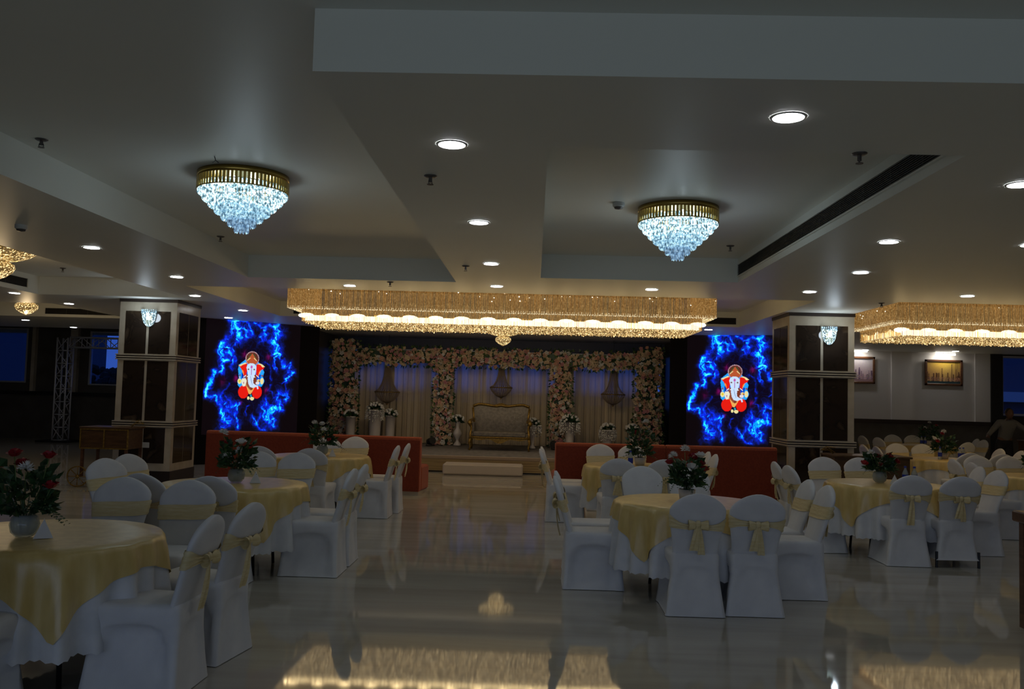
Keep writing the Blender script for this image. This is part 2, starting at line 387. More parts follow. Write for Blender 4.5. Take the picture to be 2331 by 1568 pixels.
pillar(-7.04, -6.065, 14.65, 15.69, 'square cream and dark brown marble pillar on the left, beside the wooden cart')
pillar(4.10, 5.14, 14.27, 15.28, 'square cream and dark brown marble pillar on the right, between screen and framed pictures')
sp = MB().rbox(-.08,.08,-.012,0,-.045,.045,.004).build('switch_plate', M['trim_white'], loc=(-6.5,14.64,.63)); tag(sp, 'small white socket plate low on the front of the left marble pillar', 'socket plate')

def sconce(x, y, z, label):
    t = thing('wall_sconce', label, 'wall lamp', (x, y, z), 0, 'crystal wall lamps on the pillars')
    MB().rbox(-.06,.06,-.02,0,-.10,.12,.008).build('back_plate', M['gold'], t)
    prof = [(.118,.12),(.117,.08),(.110,.03),(.098,-.02),(.078,-.07),(.048,-.105),(.02,-.12),(.003,-.124)]
    b = MB().lathe(prof, (0,-.01,0), 18, False, PI, 2*PI, sy=.95); 
    b.build('crystal_bowl', M['cool_hi'], t)
    r = MB()
    for k in range(12):
        a = PI + PI*(k+.5)/12; r.tube([(.122*math.cos(a), -.01+.115*math.sin(a), .165), (.116*math.cos(a), -.01+.11*math.sin(a), .10)], [.007,.011], 4, False)
    r.build('prism_rim', M['cool_mid'], t)
    MB().sph((0,-.05,.03), .035, 8, 6).build('bulb', M['bulb_cool'], t)
    point('sconce_light', (x, y-.25, z+.05), 4, (.75,.88,1), .08)
sconce(-6.53, 14.64, 2.74, 'lit crystal half-bowl lamp on the left marble pillar')
sconce(4.73, 14.26, 2.70, 'lit crystal half-bowl lamp on the right marble pillar')

# ------------------------------------------------------------------ downlights
def downlight(x, y, z, label, r=.08):
    t = thing('downlight', label, 'ceiling light', (x, y, z), 0, 'round recessed ceiling downlights')
    t.rotation_euler = (0,0,0)
    o = obj('trim_ring', ME['dl_ring'], M['trim_white'], t); o = obj('lens', ME['dl_lens'], M['lens'], t)
    return t
ME = {}
ME['dl_ring'] = MB().lathe([(.078,-.006),(.092,-.004),(.094,-.0005)], n=32).mesh('trim_ring')
ME['dl_lens'] = MB().lathe([(.0001,-.007),(.079,-.007),(.079,-.0005)], n=32, smooth=False).mesh('lens')
DL = [(1010,319,'downlight left of centre, nearest of the four between the two ceiling trays'),
 (1078,502,'second downlight in the row between the two crystal chandeliers'),
 (1109,598,'third downlight in the row between the two crystal chandeliers'),
 (1123,650,'last downlight of the row, right above the long gold chandelier'),
 (1783,260,'largest downlight, in the ceiling in front of the right crystal chandelier'),
 (2308,419,'large downlight at the picture edge, right of the long vent'),
 (2012,550,'downlight right of the long vent, nearest of the three behind its middle'),
 (1949,620,'middle downlight of the three right of the far end of the vent'),
 (1834,664,'downlight above the right marble pillar, near the vent end'),
 (785,648,'downlight above the left part of the long gold chandelier'),
 (1477,658,'downlight above the right part of the long gold chandelier'),
 (179,558,'downlight at the left, nearest in the strip beside the gold bowl lamps'),
 (382,627,'downlight in front of the left marble pillar'),
 (427,671,'downlight just above the right corner of the left marble pillar'),
 (540,705,'downlight above the left screen, next to the bulkhead'),
 (507,722,'downlight touching the top of the left screen'),
 (133,689,'downlight right of the gold ball chandelier on the far left'),
 (33,727,'downlight under the gold ball chandelier, above the far left window'),
 (147,744,'downlight above the aluminium truss'),
 (4,664,'downlight cut by the left picture edge, above the gold ball chandelier'),
 (2188,674,'downlight above the right gold chandelier'),
 (1607,750,'downlight at the right end of the long gold chandelier, above the right screen'),
 (1960,796,'downlight above the half-hidden picture by the right pillar'),
 (2161,799,'downlight above the amber skyline picture'),
 (2329,558,'downlight cut by the right picture edge, behind the largest ones')]
def hor(x): return 902 + .0255*(x-1215)
def on_plane(px, py, z):
    d = Y = (z-1.62)*FPX/(hor(px)-py)
    return ((px-1215)/FPX*Y, Y)
# positions measured for a lamp in the plane of the soffit
for px, py, lab in DL:
    x, y = on_plane(px, py, ZS)
    z = ZT if is_tray(x, y) else ZS
    if z == ZT: x, y = on_plane(px, py, ZT)
    downlight(x, y, z - .0005, 'round white ' + lab)
print('DL', [tuple(round(q,2) for q in on_plane(a,b,ZS)) for a,b,_ in DL])

# ------------------------------------------------------------------ sprinklers, detectors
ME['spr_plate'] = MB().lathe([(.0001,-.012),(.03,-.012),(.045,-.004),(.045,0)], n=16).mesh('plate')
ME['spr_head'] = MB().cyl((0,0,-.045), .012, .035, 8).lathe([(.0001,-.062),(.022,-.062),(.022,-.058),(.0001,-.058)], n=12, smooth=False).tube([(-.012,0,-.03),(-.016,0,-.05),(0,0,-.06)], .003, 4).tube([(.012,0,-.03),(.016,0,-.05),(0,0,-.06)], .003, 4).mesh('nozzle')
SP = [(963,393,ZS,'left of the centre strip, below the nearest downlight'),(480,533,ZT,'under the left crystal chandelier'),(46,302,ZT,'in the left tray near the picture edge'),
 (114,606,ZT,'in the far left tray beside the gold bowl lamps'),(1051,603,ZS,'in the centre strip by the tray corner'),(1945,346,ZS,'left of the near end of the long vent'),
 (1654,558,ZT,'between the right crystal chandelier and the far end of the vent'),(1996,690,ZS,'right of the right marble pillar'),(878,640,ZS,'above the long gold chandelier')]
for px, py, z, lab in SP:
    if z == ZS: x, y = on_plane(px, py, ZS)
    else: x, y = on_plane(px, py, ZT)
    z = ZT if is_tray(x, y) else ZS
    x, y = on_plane(px, py, z)
    t = thing('fire_sprinkler', 'small steel ceiling sprinkler ' + lab, 'sprinkler', (x, y, z), rnd.uniform(0,3), 'fire sprinklers on the ceiling')
    obj('plate', ME['spr_plate'], M['sprinkler'], t); obj('nozzle', ME['spr_head'], M['sprinkler'], t)
for px, py, z, lab in ((1398,458,ZT,'small round smoke detector left of the right crystal chandelier'), (10,505,ZS,'small round smoke detector at the left picture edge above the gold bowl lamp')):
    x, y = on_plane(px, py, z); z = ZT if is_tray(x, y) else ZS
    x, y = on_plane(px, py, z)
    t = thing('smoke_detector', lab, 'smoke detector', (x, y, z), 0, 'smoke detectors')
    MB().lathe([(.055,0),(.055,-.03),(.042,-.04)], n=20).build('housing', M['trim_white'], t)
    MB().lathe([(.042,-.04),(.036,-.055),(.0001,-.062)], n=20).build('sensor_cap', M['sprinkler'], t)
x, y = on_plane(457, 345, ZT)
hk = MB().tube([(0,0,0),(.01,0,-.03),(.03,.01,-.045)], .004, 5).tube([(.01,0,-.03),(-.012,0,-.05)], .003, 5).build('ceiling_hook', M['sprinkler'], loc=(x, y, ZT)); tag(hk, 'tiny bent wire hook on the ceiling just before the left crystal chandelier', 'hook')

# ------------------------------------------------------------------ air vents
def vent(p0, p1, z0, z1, nrm, label, n=9, cross=10):
    """slatted grille on a vertical tray wall running from p0 to p1; nrm = direction it faces"""
    p0 = Vector((*p0, 0)); p1 = Vector((*p1, 0)); d = (p1-p0); Lg = d.length; d.normalize(); nn = Vector((*nrm, 0))
    t = thing('air_vent', label, 'air vent', (p0.x, p0.y, z0), 0, 'black slatted air vents')
    def q(a, b, c): return tuple(d*a + nn*b + Vector((0,0,c)))
    H = z1 - z0
    def bx(mb, a0,a1,b0,b1,c0,c1):
        v = [q(a,b,c) for c in (c0,c1) for a, b in ((a0,b0),(a1,b0),(a1,b1),(a0,b1))]
        mb.add(v, [(0,3,2,1),(4,5,6,7),(0,1,5,4),(1,2,6,5),(2,3,7,6),(3,0,4,7)])
    b = MB(); bx(b, 0, Lg, .0005, .003, 0, H); b.build('dark_back', M['vent_box'], t)
    f = MB(); w = .012
    bx(f, -w, Lg+w, 0, .018, -w, 0); bx(f, -w, Lg+w, 0, .018, H, H+w); bx(f, -w, 0, 0, .018, 0, H); bx(f, Lg, Lg+w, 0, .018, 0, H)
    f.build('frame', M['ceiling'], t)
    s_ = MB()
    for k in range(n): z = H*(k+.5)/n; bx(s_, 0, Lg, .004, .014, z-.0025, z+.0025)
    for k in range(1, cross): bx(s_, Lg*k/cross-.004, Lg*k/cross+.004, .003, .010, 0, H)
    s_.build('slats', M['vent'], t)
vent((2.479,5.14),(2.479,10.8), 3.165, 3.30, (-1,0), 'long dark slatted air vent along the right wall of the right tray', 9, 11)
vent((-4.85,17.399),(-4.3,17.399), 3.14, 3.27, (0,-1), 'short dark air vent at the left end of the long gold chandelier', 6, 1)
vent((3.38,17.399),(3.95,17.399), 3.14, 3.27, (0,-1), 'short dark air vent at the right end of the long gold chandelier', 6, 1)
vent((-8.259,11.6),(-8.259,13.95), 3.16, 3.30, (1,0), 'dark air vent cut by the left picture edge between the two gold chandeliers', 7, 4)
vent((-10.85,19.099),(-8.95,19.099), 3.15, 3.28, (0,-1), 'dark air vent above the aluminium truss', 6, 4)

# ------------------------------------------------------------------ round tiered crystal chandeliers
def tier_chandelier(x, y, label):
    t = thing('crystal_chandelier', label, 'chandelier', (x, y, ZT), 0, 'tiered round crystal chandeliers')
    Rr = .3665
    MB().lathe([(.0001,-.001),(Rr-.03,-.001),(Rr-.03,-.02),(.0001,-.02)], n=40, smooth=False).build('ceiling_plate', M['gold'], t)
    # gold band of upright slats joined by two rings
    b = MB().lathe([(Rr-.004,-.001),(Rr+.002,-.001),(Rr+.002,-.05),(Rr-.004,-.05)], n=64).lathe([(Rr-.004,-.142),(Rr+.002,-.142),(Rr+.002,-.15),(Rr-.004,-.15)], n=64)
    b.build('gold_ring', M['gold'], t)
    n = 72; s_ = MB()
    for k in range(n):
        a = 2*PI*k/n; w = .0095; ca, sa = math.cos(a), math.sin(a)
        P = lambda r, u, z: (r*ca - u*sa, r*sa + u*ca, z)
        s_.add([P(Rr-.003,-w,-.145),P(Rr+.003,-w,-.145),P(Rr+.003,w,-.145),P(Rr-.003,w,-.145),P(Rr-.003,-w,-.05),P(Rr+.003,-w,-.05),P(Rr+.003,w,-.05),P(Rr-.003,w,-.05)],
               [(0,3,2,1),(4,5,6,7),(0,1,5,4),(1,2,6,5),(2,3,7,6),(3,0,4,7)])
    s_.build('band_slats', M['gold'], t)
    radii = (.352,.3135,.2646,.2144,.1605,.105,.052)
    for k, r in enumerate(radii):
        zb = -.185 - k*.0505; mb = MB(); n = max(8, int(2*PI*r/.026))
        for i in range(n):
            a = 2*PI*(i + .5*(k % 2))/n; c = (r*math.cos(a), r*math.sin(a), 0); hgt = .085
            u = .0095
            P = [(c[0]+u*math.cos(a+q), c[1]+u*math.sin(a+q)) for q in (0, PI/2, PI, 3*PI/2)]
            P2 = [(c[0]+u*1.15*math.cos(a+q), c[1]+u*1.15*math.sin(a+q)) for q in (0, PI/2, PI, 3*PI/2)]
            z0, z1, z2 = zb, zb+.014, zb+hgt
            v = [(c[0],c[1],z0)] + [(p[0],p[1],z1) for p in P2] + [(p[0],p[1],z2) for p in P]
            mb.add(v, [(0,2,1),(0,3,2),(0,4,3),(0,1,4)] + [(1+q,1+(q+1)%4,5+(q+1)%4,5+q) for q in range(4)] + [(5,6,7,8)])
        mb.build('crystal_tier', M['cool_hi' if k < 3 else 'cool_mid' if k < 5 else 'cool_lo'], t)  # lamplight painted in by tier: brighter glow high up, dimmer below
        MB().lathe([(r-.012,zb+.088),(r+.004,zb+.088),(r+.004,zb+.082),(r-.012,zb+.082)], n=32).build('tier_ring', M['chrome'], t)
    for k in range(8):
        a = 2*PI*k/8; MB().sph((.24*math.cos(a), .24*math.sin(a), -.09), .028, 8, 6).build('bulb', M['bulb_cool'], t)
    point('chandelier_light', (x, y, ZT-.62), 3.2, (.75,.9,1), .12)
tier_chandelier(-2.456, 7.15, 'round tiered crystal chandelier with gold band, left of centre, glowing cold white')
tier_chandelier(1.285, 8.05, 'round tiered crystal chandelier with gold band, right of centre, smaller in view')

# ------------------------------------------------------------------ long gold crystal chandeliers
def strand_wall(mb, p0, p1, z0, z1, step, r, zj=.0, jit=.004):
    p0 = Vector(p0); p1 = Vector(p1); d = p1-p0; n = max(1, int(d.length/step))
    for i in range(n+1):
        p = p0 + d*(i/n); x = p.x + rnd.uniform(-jit,jit); y = p.y + rnd.uniform(-jit,jit); q = r*rnd.uniform(.7,1.2); zz = z0 + rnd.uniform(0, zj)
        a = rnd.uniform(0,1.5)
        v = [(x+q*math.cos(a+k*PI/2*1.3333), y+q*math.sin(a+k*PI/2*1.3333), z) for z in (zz, z1) for k in range(3)]
        mb.add(v, [(0,1,4,3),(1,2,5,4),(2,0,3,5)])
def long_chandelier(x0, x1, y0, y1, label):
    cx, cy = (x0+x1)/2, (y0+y1)/2; hx, hy = (x1-x0)/2, (y1-y0)/2
    t = thing('long_chandelier', label, 'chandelier', (cx, cy, ZT), 0, 'long two-tier gold crystal chandeliers')
    za, zb = 2.87-ZT, 2.68-ZT; d = .184
    MB().box(-hx+.03,hx-.03,-hy+.03,hy-.03,-.03,-.001).build('mounting_frame', M['gold'], t)
    for nm, ins, zt, zl, st in (('upper_strands',0,-.02,za,.021), ('lower_strands',d,za+.02,zb,.021)):
        mb = MB()
        for extra in (0, .035):
            a, b = hx-ins-extra, hy-ins-extra
            strand_wall(mb, (-a,-b,0), (a,-b,0), zl, zt, st, .0055); strand_wall(mb, (-a,b,0), (a,b,0), zl, zt, st*1.5, .0055)
            strand_wall(mb, (-a,-b,0), (-a,b,0), zl, zt, st, .0055); strand_wall(mb, (a,-b,0), (a,b,0), zl, zt, st, .0055)
        o = mb.build(nm, M['amber_strand'], t); o['kind'] = 'stuff'
    # pale bead edges
    mb = MB()
    for ins, z in ((0, za), (0, za+.02), (.04, za), (.09, za), (.14, za), (d, zb+.01)):
        a, b = hx-ins, hy-ins
        for (p, q) in (((-a,-b),(a,-b)), ((-a,-b),(-a,b)), ((a,-b),(a,b))):
            L_ = math.hypot(q[0]-p[0], q[1]-p[1]); n = int(L_/.035)
            for i in range(n):
                u = (i + rnd.random()*.5)/n; X, Y = p[0]+(q[0]-p[0])*u, p[1]+(q[1]-p[1])*u; s_ = rnd.uniform(.005,.010)
                mb.add([(X+s_,Y,z),(X-s_,Y,z),(X,Y+s_,z),(X,Y-s_,z),(X,Y,z+s_*1.3),(X,Y,z-s_*1.3)], [(0,2,4),(2,1,4),(1,3,4),(3,0,4),(2,0,5),(1,2,5),(3,1,5),(0,3,5)])
    o = mb.build('edge_beads', M['edge_bead'], t); o['kind'] = 'stuff'
    # hanging beads of the underside
    mb = MB(); a, b = hx-d, hy-d; 
    for i in range(int(2*a/.045)):
        for j in range(int(2*b/.06)):
            X = -a + .045*(i+rnd.random()*.7); Y = -b + .06*(j+rnd.random()*.7); z = zb + .015 - .03*rnd.random(); s_ = rnd.uniform(.007,.014)
            mb.add([(X+s_,Y,z),(X-s_,Y,z),(X,Y+s_,z),(X,Y-s_,z),(X,Y,z+s_*1.3),(X,Y,z-s_*1.3)], [(0,2,4),(2,1,4),(1,3,4),(3,0,4),(2,0,5),(1,2,5),(3,1,5),(0,3,5)])
    o = mb.build('hanging_beads', M['amber_lit'], t); o['kind'] = 'stuff'
    MB().box(-hx+d+.01,hx-d-.01,-hy+d+.01,hy-d-.01,zb+.004,zb+.009).build('glow_plate', M['amber_plate'], t)  # added glowing sheet, gives the warm light of the crystal underside
    # lamps: a strip along the rim and a bulb every 40 cm
    st = MB(); a, b = hx-d-.045, hy-d-.045
    st.box(-a,a,-b-.01,-b+.01,zb+.012,zb+.098); st.box(-a,a,b-.01,b+.01,zb+.012,zb+.098); st.box(-a-.01,-a+.01,-b,b,zb+.012,zb+.098); st.box(a-.01,a+.01,-b,b,zb+.012,zb+.098)
    st.build('light_strip', M['strip_warm'], t)
    n = int(2*a/.4); bm_ = MB().sph((0,0,0), .036, 12, 6, 1.0, 1.0, 1.0).mesh('bulb')
    for i in range(n+1):
        obj('bulb', bm_, M['bulb_warm'], t, (-a+2*a*i/n, -b+.02, zb+.095)).scale = (3.4,1,1.1)
    n2 = int(2*b/.4)
    for i in range(1, n2+1):
        obj('bulb', bm_, M['bulb_warm'], t, (-a+.02, -b+2*b*i/n2, zb+.105)); obj('bulb', bm_, M['bulb_warm'], t, (a-.02, -b+2*b*i/n2, zb+.105))
    g = MB()  # sparkle on the strands, put on as tiny glowing spheres
    for k in range(int(hx*14)):
        X = rnd.uniform(-hx,hx); z = -rnd.uniform(.10,.36); g.sph((X,-hy-.004,z), rnd.choice((.004,.006,.008)), 6, 4)
    for k in range(14): g.sph((-hx-.004, rnd.uniform(-hy,hy), -rnd.uniform(.1,.36)), .006, 6, 4)
    o = g.build('glints', M['glint'], t); o['kind'] = 'stuff'
M['amber_plate'] = crystal('speckled amber glow', (.70,.40,.12), (1,.80,.46), .10, 3.2, 0, nscale=38, p0=.50, p1=.72)
long_chandelier(-3.78, 2.706, 13.2, 15.2, 'long rectangular gold crystal chandelier over the aisle in front of the stage')
long_chandelier(5.33, 11.8, 13.2, 15.2, 'rectangular gold crystal chandelier at the right, cut by the picture edge')

# gold ball chandeliers
def ball_chandelier(x, y, z, label, pw=10, s=1.0):
    t = thing('gold_chandelier', label, 'chandelier', (x, y, z), 0, 'gold crystal disc chandeliers'); t.scale = (s, s, s)
    MB().lathe([(.0001,0),(.44,0),(.46,-.035),(.44,-.07),(.36,-.12),(.24,-.16),(.12,-.18)], n=40, smooth=False).build('crystal_disc', M['amber_lit'], t)
    MB().lathe([(.44,-.02),(.47,-.03),(.465,-.05)], n=40).build('rim', M['gold'], t)
    b = MB().lathe([(.10,-.10),(.12,-.18),(.20,-.22),(.215,-.27),(.18,-.33),(.10,-.39),(.03,-.42),(.0001,-.43)], n=22, smooth=False)
    b.build('crystal_ball', M['amber_lit'], t)
    if pw: point('gold_lamp_light', (x, y, z-.6*s), pw, (1,.72,.4), .1)
ball_chandelier(-7.1, 11.3, ZT, 'gold crystal bowl lamp cut by the left picture edge, nearer one')
ball_chandelier(-10.1, 17.1, ZT, 'gold crystal disc chandelier with a ball below, far left by the vent')
ball_chandelier(-.72, 19.6, ZS, 'small gold ball chandelier hanging behind the long gold chandelier', 0, s=.85)

# ------------------------------------------------------------------ led screens
def poly_mask(X, Y, pts):
    ins = np.zeros(X.shape, bool); n = len(pts)
    for i in range(n):
        x0, y0 = pts[i]; x1, y1 = pts[(i+1) % n]
        if y0 == y1: continue
        c = ((Y >= min(y0,y1)) & (Y < max(y0,y1))); xi = x0 + (Y-y0)*(x1-x0)/(y1-y0)
        ins ^= c & (X < xi)
    return ins
def vnoise(X, Y, seed):
    r = np.random.RandomState(seed); T = r.rand(64, 64)
    xi, yi = np.floor(X).astype(int), np.floor(Y).astype(int); fx, fy_ = X-xi, Y-yi
    fx = fx*fx*(3-2*fx); fy_ = fy_*fy_*(3-2*fy_)
    g = lambda a, b: T[a % 64, b % 64]
    return (g(xi,yi)*(1-fx)+g(xi+1,yi)*fx)*(1-fy_) + (g(xi,yi+1)*(1-fx)+g(xi+1,yi+1)*fx)*fy_
def screen_picture():
    # picture space: x 0..1278, y 0..1568 ; one vertex every 5 units
    gx = np.arange(0, 1279, 4.6); gy = np.arange(20, 1569, 5.2)
    X, Y = np.meshgrid(gx, gy)
    n1 = vnoise(X/60, Y/60, 1)-.5 + .5*(vnoise(X/28, Y/28, 2)-.5); n2 = vnoise(X/60, Y/60, 3)-.5 + .5*(vnoise(X/28, Y/28, 4)-.5)
    WX, WY = X + 46*n1, Y + 46*n2
    ST = [([(300,45),(420,45),(520,70),(570,130),(600,240)],16,.8), ([(310,50),(325,150),(320,250),(270,330),(190,410),(190,530),(250,590),(370,580)],20,.7),
     ([(370,60),(380,150),(430,200),(425,310)],30,1.35), ([(425,310),(380,400)],14,.6), ([(460,160),(530,190),(520,265)],22,.85),
     ([(640,70),(720,120),(760,110),(790,160),(760,230),(720,265)],22,.9), ([(770,240),(740,330),(690,340)],18,.4), ([(820,100),(890,150),(930,120)],14,.5),
     ([(930,120),(975,190),(930,260),(900,330),(950,400),(950,480)],34,1.35), ([(800,300),(860,350)],12,.5), ([(950,480),(920,560),(930,660),(965,710)],9,.65),
     ([(950,480),(1040,560),(1050,640),(1040,660)],14,.7), ([(1070,640),(1150,590),(1160,660),(1120,730),(1200,720),(1120,800)],20,1.05), ([(1120,800),(1030,880)],10,.5),
     ([(210,440),(230,400),(300,420),(310,510),(240,520),(210,440)],20,.95), ([(300,420),(370,480),(370,600),(340,700)],14,.6),
     ([(250,590),(220,660),(230,740),(130,750),(90,850),(60,930),(30,1060)],18,1.1), ([(60,960),(30,1060),(100,1090),(160,1060),(210,1150),(250,1300),(280,1360)],18,1.05),
     ([(240,1000),(230,1080),(290,1170)],14,.6), ([(330,1200),(290,1290),(380,1250),(350,1130)],28,.6), ([(300,1350),(350,1390),(270,1460)],32,.9),
     ([(420,1190),(460,1165),(440,1260),(430,1300),(470,1370),(460,1490)],16,1.05), ([(600,1170),(555,1200),(550,1330)],8,.45), ([(655,1340),(700,1400),(780,1320)],18,.85),
     ([(700,1400),(760,1480),(830,1500)],18,.6), ([(800,1200),(830,1320),(870,1400),(890,1230)],28,1.05), ([(930,1260),(950,1440)],24,1.1),
     ([(970,1220),(1045,1240),(1020,1120),(980,1100),(1000,1000),(1130,1020),(1100,1090)],22,1.0), ([(840,1070),(830,1150),(900,1170),(970,1220)],16,.6),
     ([(870,920),(860,970),(910,1010),(920,1080)],8,.5), ([(1110,800),(1100,1000)],8,.3), ([(700,700),(760,600),(860,640),(880,830)],9,.35), ([(320,900),(250,1000),(330,1100)],9,.35)]
    I = np.zeros(X.shape)
    for pts, w, a in ST:
        D = np.full(X.shape, 1e9)
        for (x0,y0),(x1,y1) in zip(pts[:-1], pts[1:]):
            dx, dy = x1-x0, y1-y0; u = np.clip(((WX-x0)*dx+(WY-y0)*dy)/(dx*dx+dy*dy), 0, 1)
            D = np.minimum(D, np.hypot(WX-x0-u*dx, WY-y0-u*dy))
        I += a*(np.exp(-(D/(w*.95))**2)*.62 + .42*np.exp(-(D/(w*2.3))**2))
    wisp = 1-np.abs(2*vnoise(WX/34+9, WY/50, 5)-1); wisp2 = 1-np.abs(2*vnoise(WX/17, WY/24+5, 6)-1)
    tex = .30 + .70*wisp**2.2 + .55*wisp2**3
    region = ((X-620)/600)**2 + ((Y-780)/790)**2
    base = np.clip(1-region, 0, 1)
    I = I*tex + .10*base*(wisp**6)
    I = np.clip(I, 0, 1.6)
    col = np.zeros(X.shape+(3,))
    col[...,2] = .003 + .012*base + np.clip(I*1.6, 0, 1)**1.6
    col[...,1] = .002 + np.clip((I-.66)*1.35, 0, 1)**1.4 + .03*np.clip(I*1.2, 0, 1)
    col[...,0] = .004 + np.clip(I-1.25, 0, 1)*.3
    for cx, cy, r, a in ((520,510,32,.16),(840,530,28,.14),(410,830,24,.24),(830,980,26,.18),(230,870,40,.05),(490,1150,20,.08)):
        g = a*np.exp(-(((X-cx)/r)**2+((Y-cy)/(r*1.3))**2))*wisp; col[...,0] += g; col[...,2] += g*.5
    # the seated figure, drawn in a 1086 x 1568 space laid over the middle of the flames
    k = 5.809/12.07; FX = (X-60*5.809)/k; FY = (Y-70*5.809)/k
    def ell(cx, cy, ax, ay, c, s_=1): 
        m = ((FX-cx)/ax)**2+((FY-cy)/ay)**2 < 1; col[m] = c
    def pol(pts, c): col[poly_mask(FX, FY, pts)] = c
    red = (.80,.012,.006); cream = (.85,.75,.35); pale = (.60,.76,1.0); brown = (.20,.04,.02); cyan = (.02,.38,1.0)
    pol([(370,350),(200,500),(180,620),(215,860),(180,960),(190,1060),(250,1120),(860,1080),(930,930),(880,800),(915,680),(880,610),(740,400)], cyan)
    pol([(290,700),(440,600),(440,1000),(280,900)], (.0,.04,.5)); pol([(680,700),(830,760),(800,900),(660,900)], (.0,.06,.6))
    pol([(390,760),(700,760),(720,1100),(560,1260),(400,1100)], brown)
    ell(352,1240,142,182,red); ell(728,1235,140,182,red); pol([(500,1200),(560,1200),(600,1420),(470,1420)], (.005,.004,.02))
    pol([(410,1030),(470,1040),(545,1190),(600,1180),(650,1050),(700,1040),(560,1300),(500,1290)], (.85,.42,.10))
    pol([(385,770),(430,800),(470,980),(540,1110),(520,1180),(430,1060)], (.30,.08,.04))
    pol([(190,515),(370,440),(430,460),(420,780),(345,800),(290,660),(260,590)], red)
    pol([(910,525),(770,440),(690,465),(690,760),(750,820),(800,640),(890,590)], red)
    pol([(290,620),(330,660),(350,790),(300,700)], (.9,.30,.03)); pol([(790,640),(760,700),(750,800),(820,640)], (.9,.35,.05))
    pol([(185,515),(370,432),(415,455),(300,500),(240,540)], cream); pol([(925,525),(860,470),(775,436),(715,462),(800,480),(850,545)], cream)
    ell(562,310,186,192,(.33,.10,.07)); ell(562,310,168,172,(.12,.03,.02)); pol([(420,340),(520,180),(545,200),(470,330)], (.005,.10,.03)); pol([(690,340),(600,180),(580,200),(650,330)], (.005,.10,.03))
    pol([(390,440),(415,370),(560,165),(700,370),(720,440),(560,470)], (.48,.09,.03)); pol([(420,360),(500,290),(515,300),(430,380)], cream); pol([(690,360),(615,290),(600,300),(680,380)], cream)
    rr = np.hypot((FX-562)/186, (FY-310)/192); aa = np.arctan2(FY-310, FX-562); m = (rr > .9) & (rr < 1.04) & (np.sin(aa*44) > .1) & (FY < 430); col[m] = (.6,.42,.5)
    ell(550,570,138,130,pale); pol([(415,580),(690,580),(660,740),(625,830),(612,920),(625,1000),(680,1035),(755,1060),(775,1150),(735,1155),(715,1090),(610,1122),(530,1100),(480,1010),(460,900),(455,760)], pale)
    pol([(455,790),(420,820),(470,830)], (.9,.9,.9)); pol([(630,790),(665,830),(620,830)], (.9,.9,.9))
    pol([(330,830),(415,765),(405,800),(340,850)], (.9,.8,.75)); pol([(770,850),(680,770),(700,765),(770,820)], (.9,.8,.75))
    for ex in (468, 628): ell(ex,612,34,26,(.55,.55,.6)); ell(ex,614,20,16,(.06,.02,.01))
    ell(550,545,30,42,(.55,.10,.45)); pol([(538,600),(562,600),(556,780),(545,780)], (.45,.12,.40)); pol([(528,790),(536,790),(556,900),(600,1040),(590,1044),(545,905)], (.12,.18,.35))
    ell(235,950,55,75,cream); ell(238,945,30,34,(.75,.62,.03)); pol([(215,860),(232,800),(250,860)], (.85,.6,.5)); ell(240,785,16,34,(.3,.03,.02))
    pol([(300,870),(390,858),(432,930),(400,1078),(330,1092),(290,1000)], (.82,.80,.62)); ell(350,990,14,26,(.4,.1,.3))
    ell(860,930,50,90,cream); ell(760,920,42,42,(.8,.62,.25)); ell(735,990,55,42,(.8,.7,.75)); ell(790,930,22,26,(.35,.08,.02)); ell(858,780,16,38,(.3,.04,.02))
    ell(495,1405,34,45,cream); ell(600,1420,58,48,cream); ell(568,1345,26,34,(.02,.35,.55))
    return gx, gy, col
gx, gy, pic = screen_picture()
def screen_mesh():
    # x metres along the screen (0 = middle of the picture at 566 px), z metres
    vs = []; nx, ny = len(gx), len(gy)
    for j in range(ny):
        py = 720 + gy[j]/5.809
        for i in range(nx):
            px = 460 + gx[i]/5.809
            vs.append(((px-566)*.00995, 0, 1.62 + (885-py)*.00955))
    fs = [(j*nx+i, (j+1)*nx+i, (j+1)*nx+i+1, j*nx+i+1) for j in range(ny-1) for i in range(nx-1)]
    me = bpy.data.meshes.new('lit_picture'); me.from_pydata(vs, [], fs)
    ca = me.color_attributes.new('Col', 'FLOAT_COLOR', 'POINT'); a = np.ones((ny*nx, 4), np.float32); a[:, :3] = pic.reshape(-1, 3)
    ca.data.foreach_set('color', a.ravel()); me.update(); return me
sm = screen_mesh()
def led_wall(p0, p1, mid, label):
    p0 = Vector((*p0,0)); p1 = Vector((*p1,0)); d = p1-p0; L_ = d.length; rz = math.atan2(d.y, d.x)
    t = thing('led_video_wall', label, 'video screen', (p0.x, p0.y, 0), rz, 'led video walls beside the stage')
    MB().box(0, L_, 0, .12, 0, ZS-.001).build('cabinet', M['led_off'], t)
    o = obj('lit_picture', sm, M['screen'], t, (mid*L_, -.004, 0)); o['label'] = 'lit picture of an elephant-headed seated figure in blue flames'
led_wall((-7.1,18.3), (-5.0,20.2), .4277, 'black video wall with blue flames behind the left orange sofas')
led_wall((3.06,20.0), (5.6,19.1), .5357, 'black video wall with blue flames beside the right marble pillar')

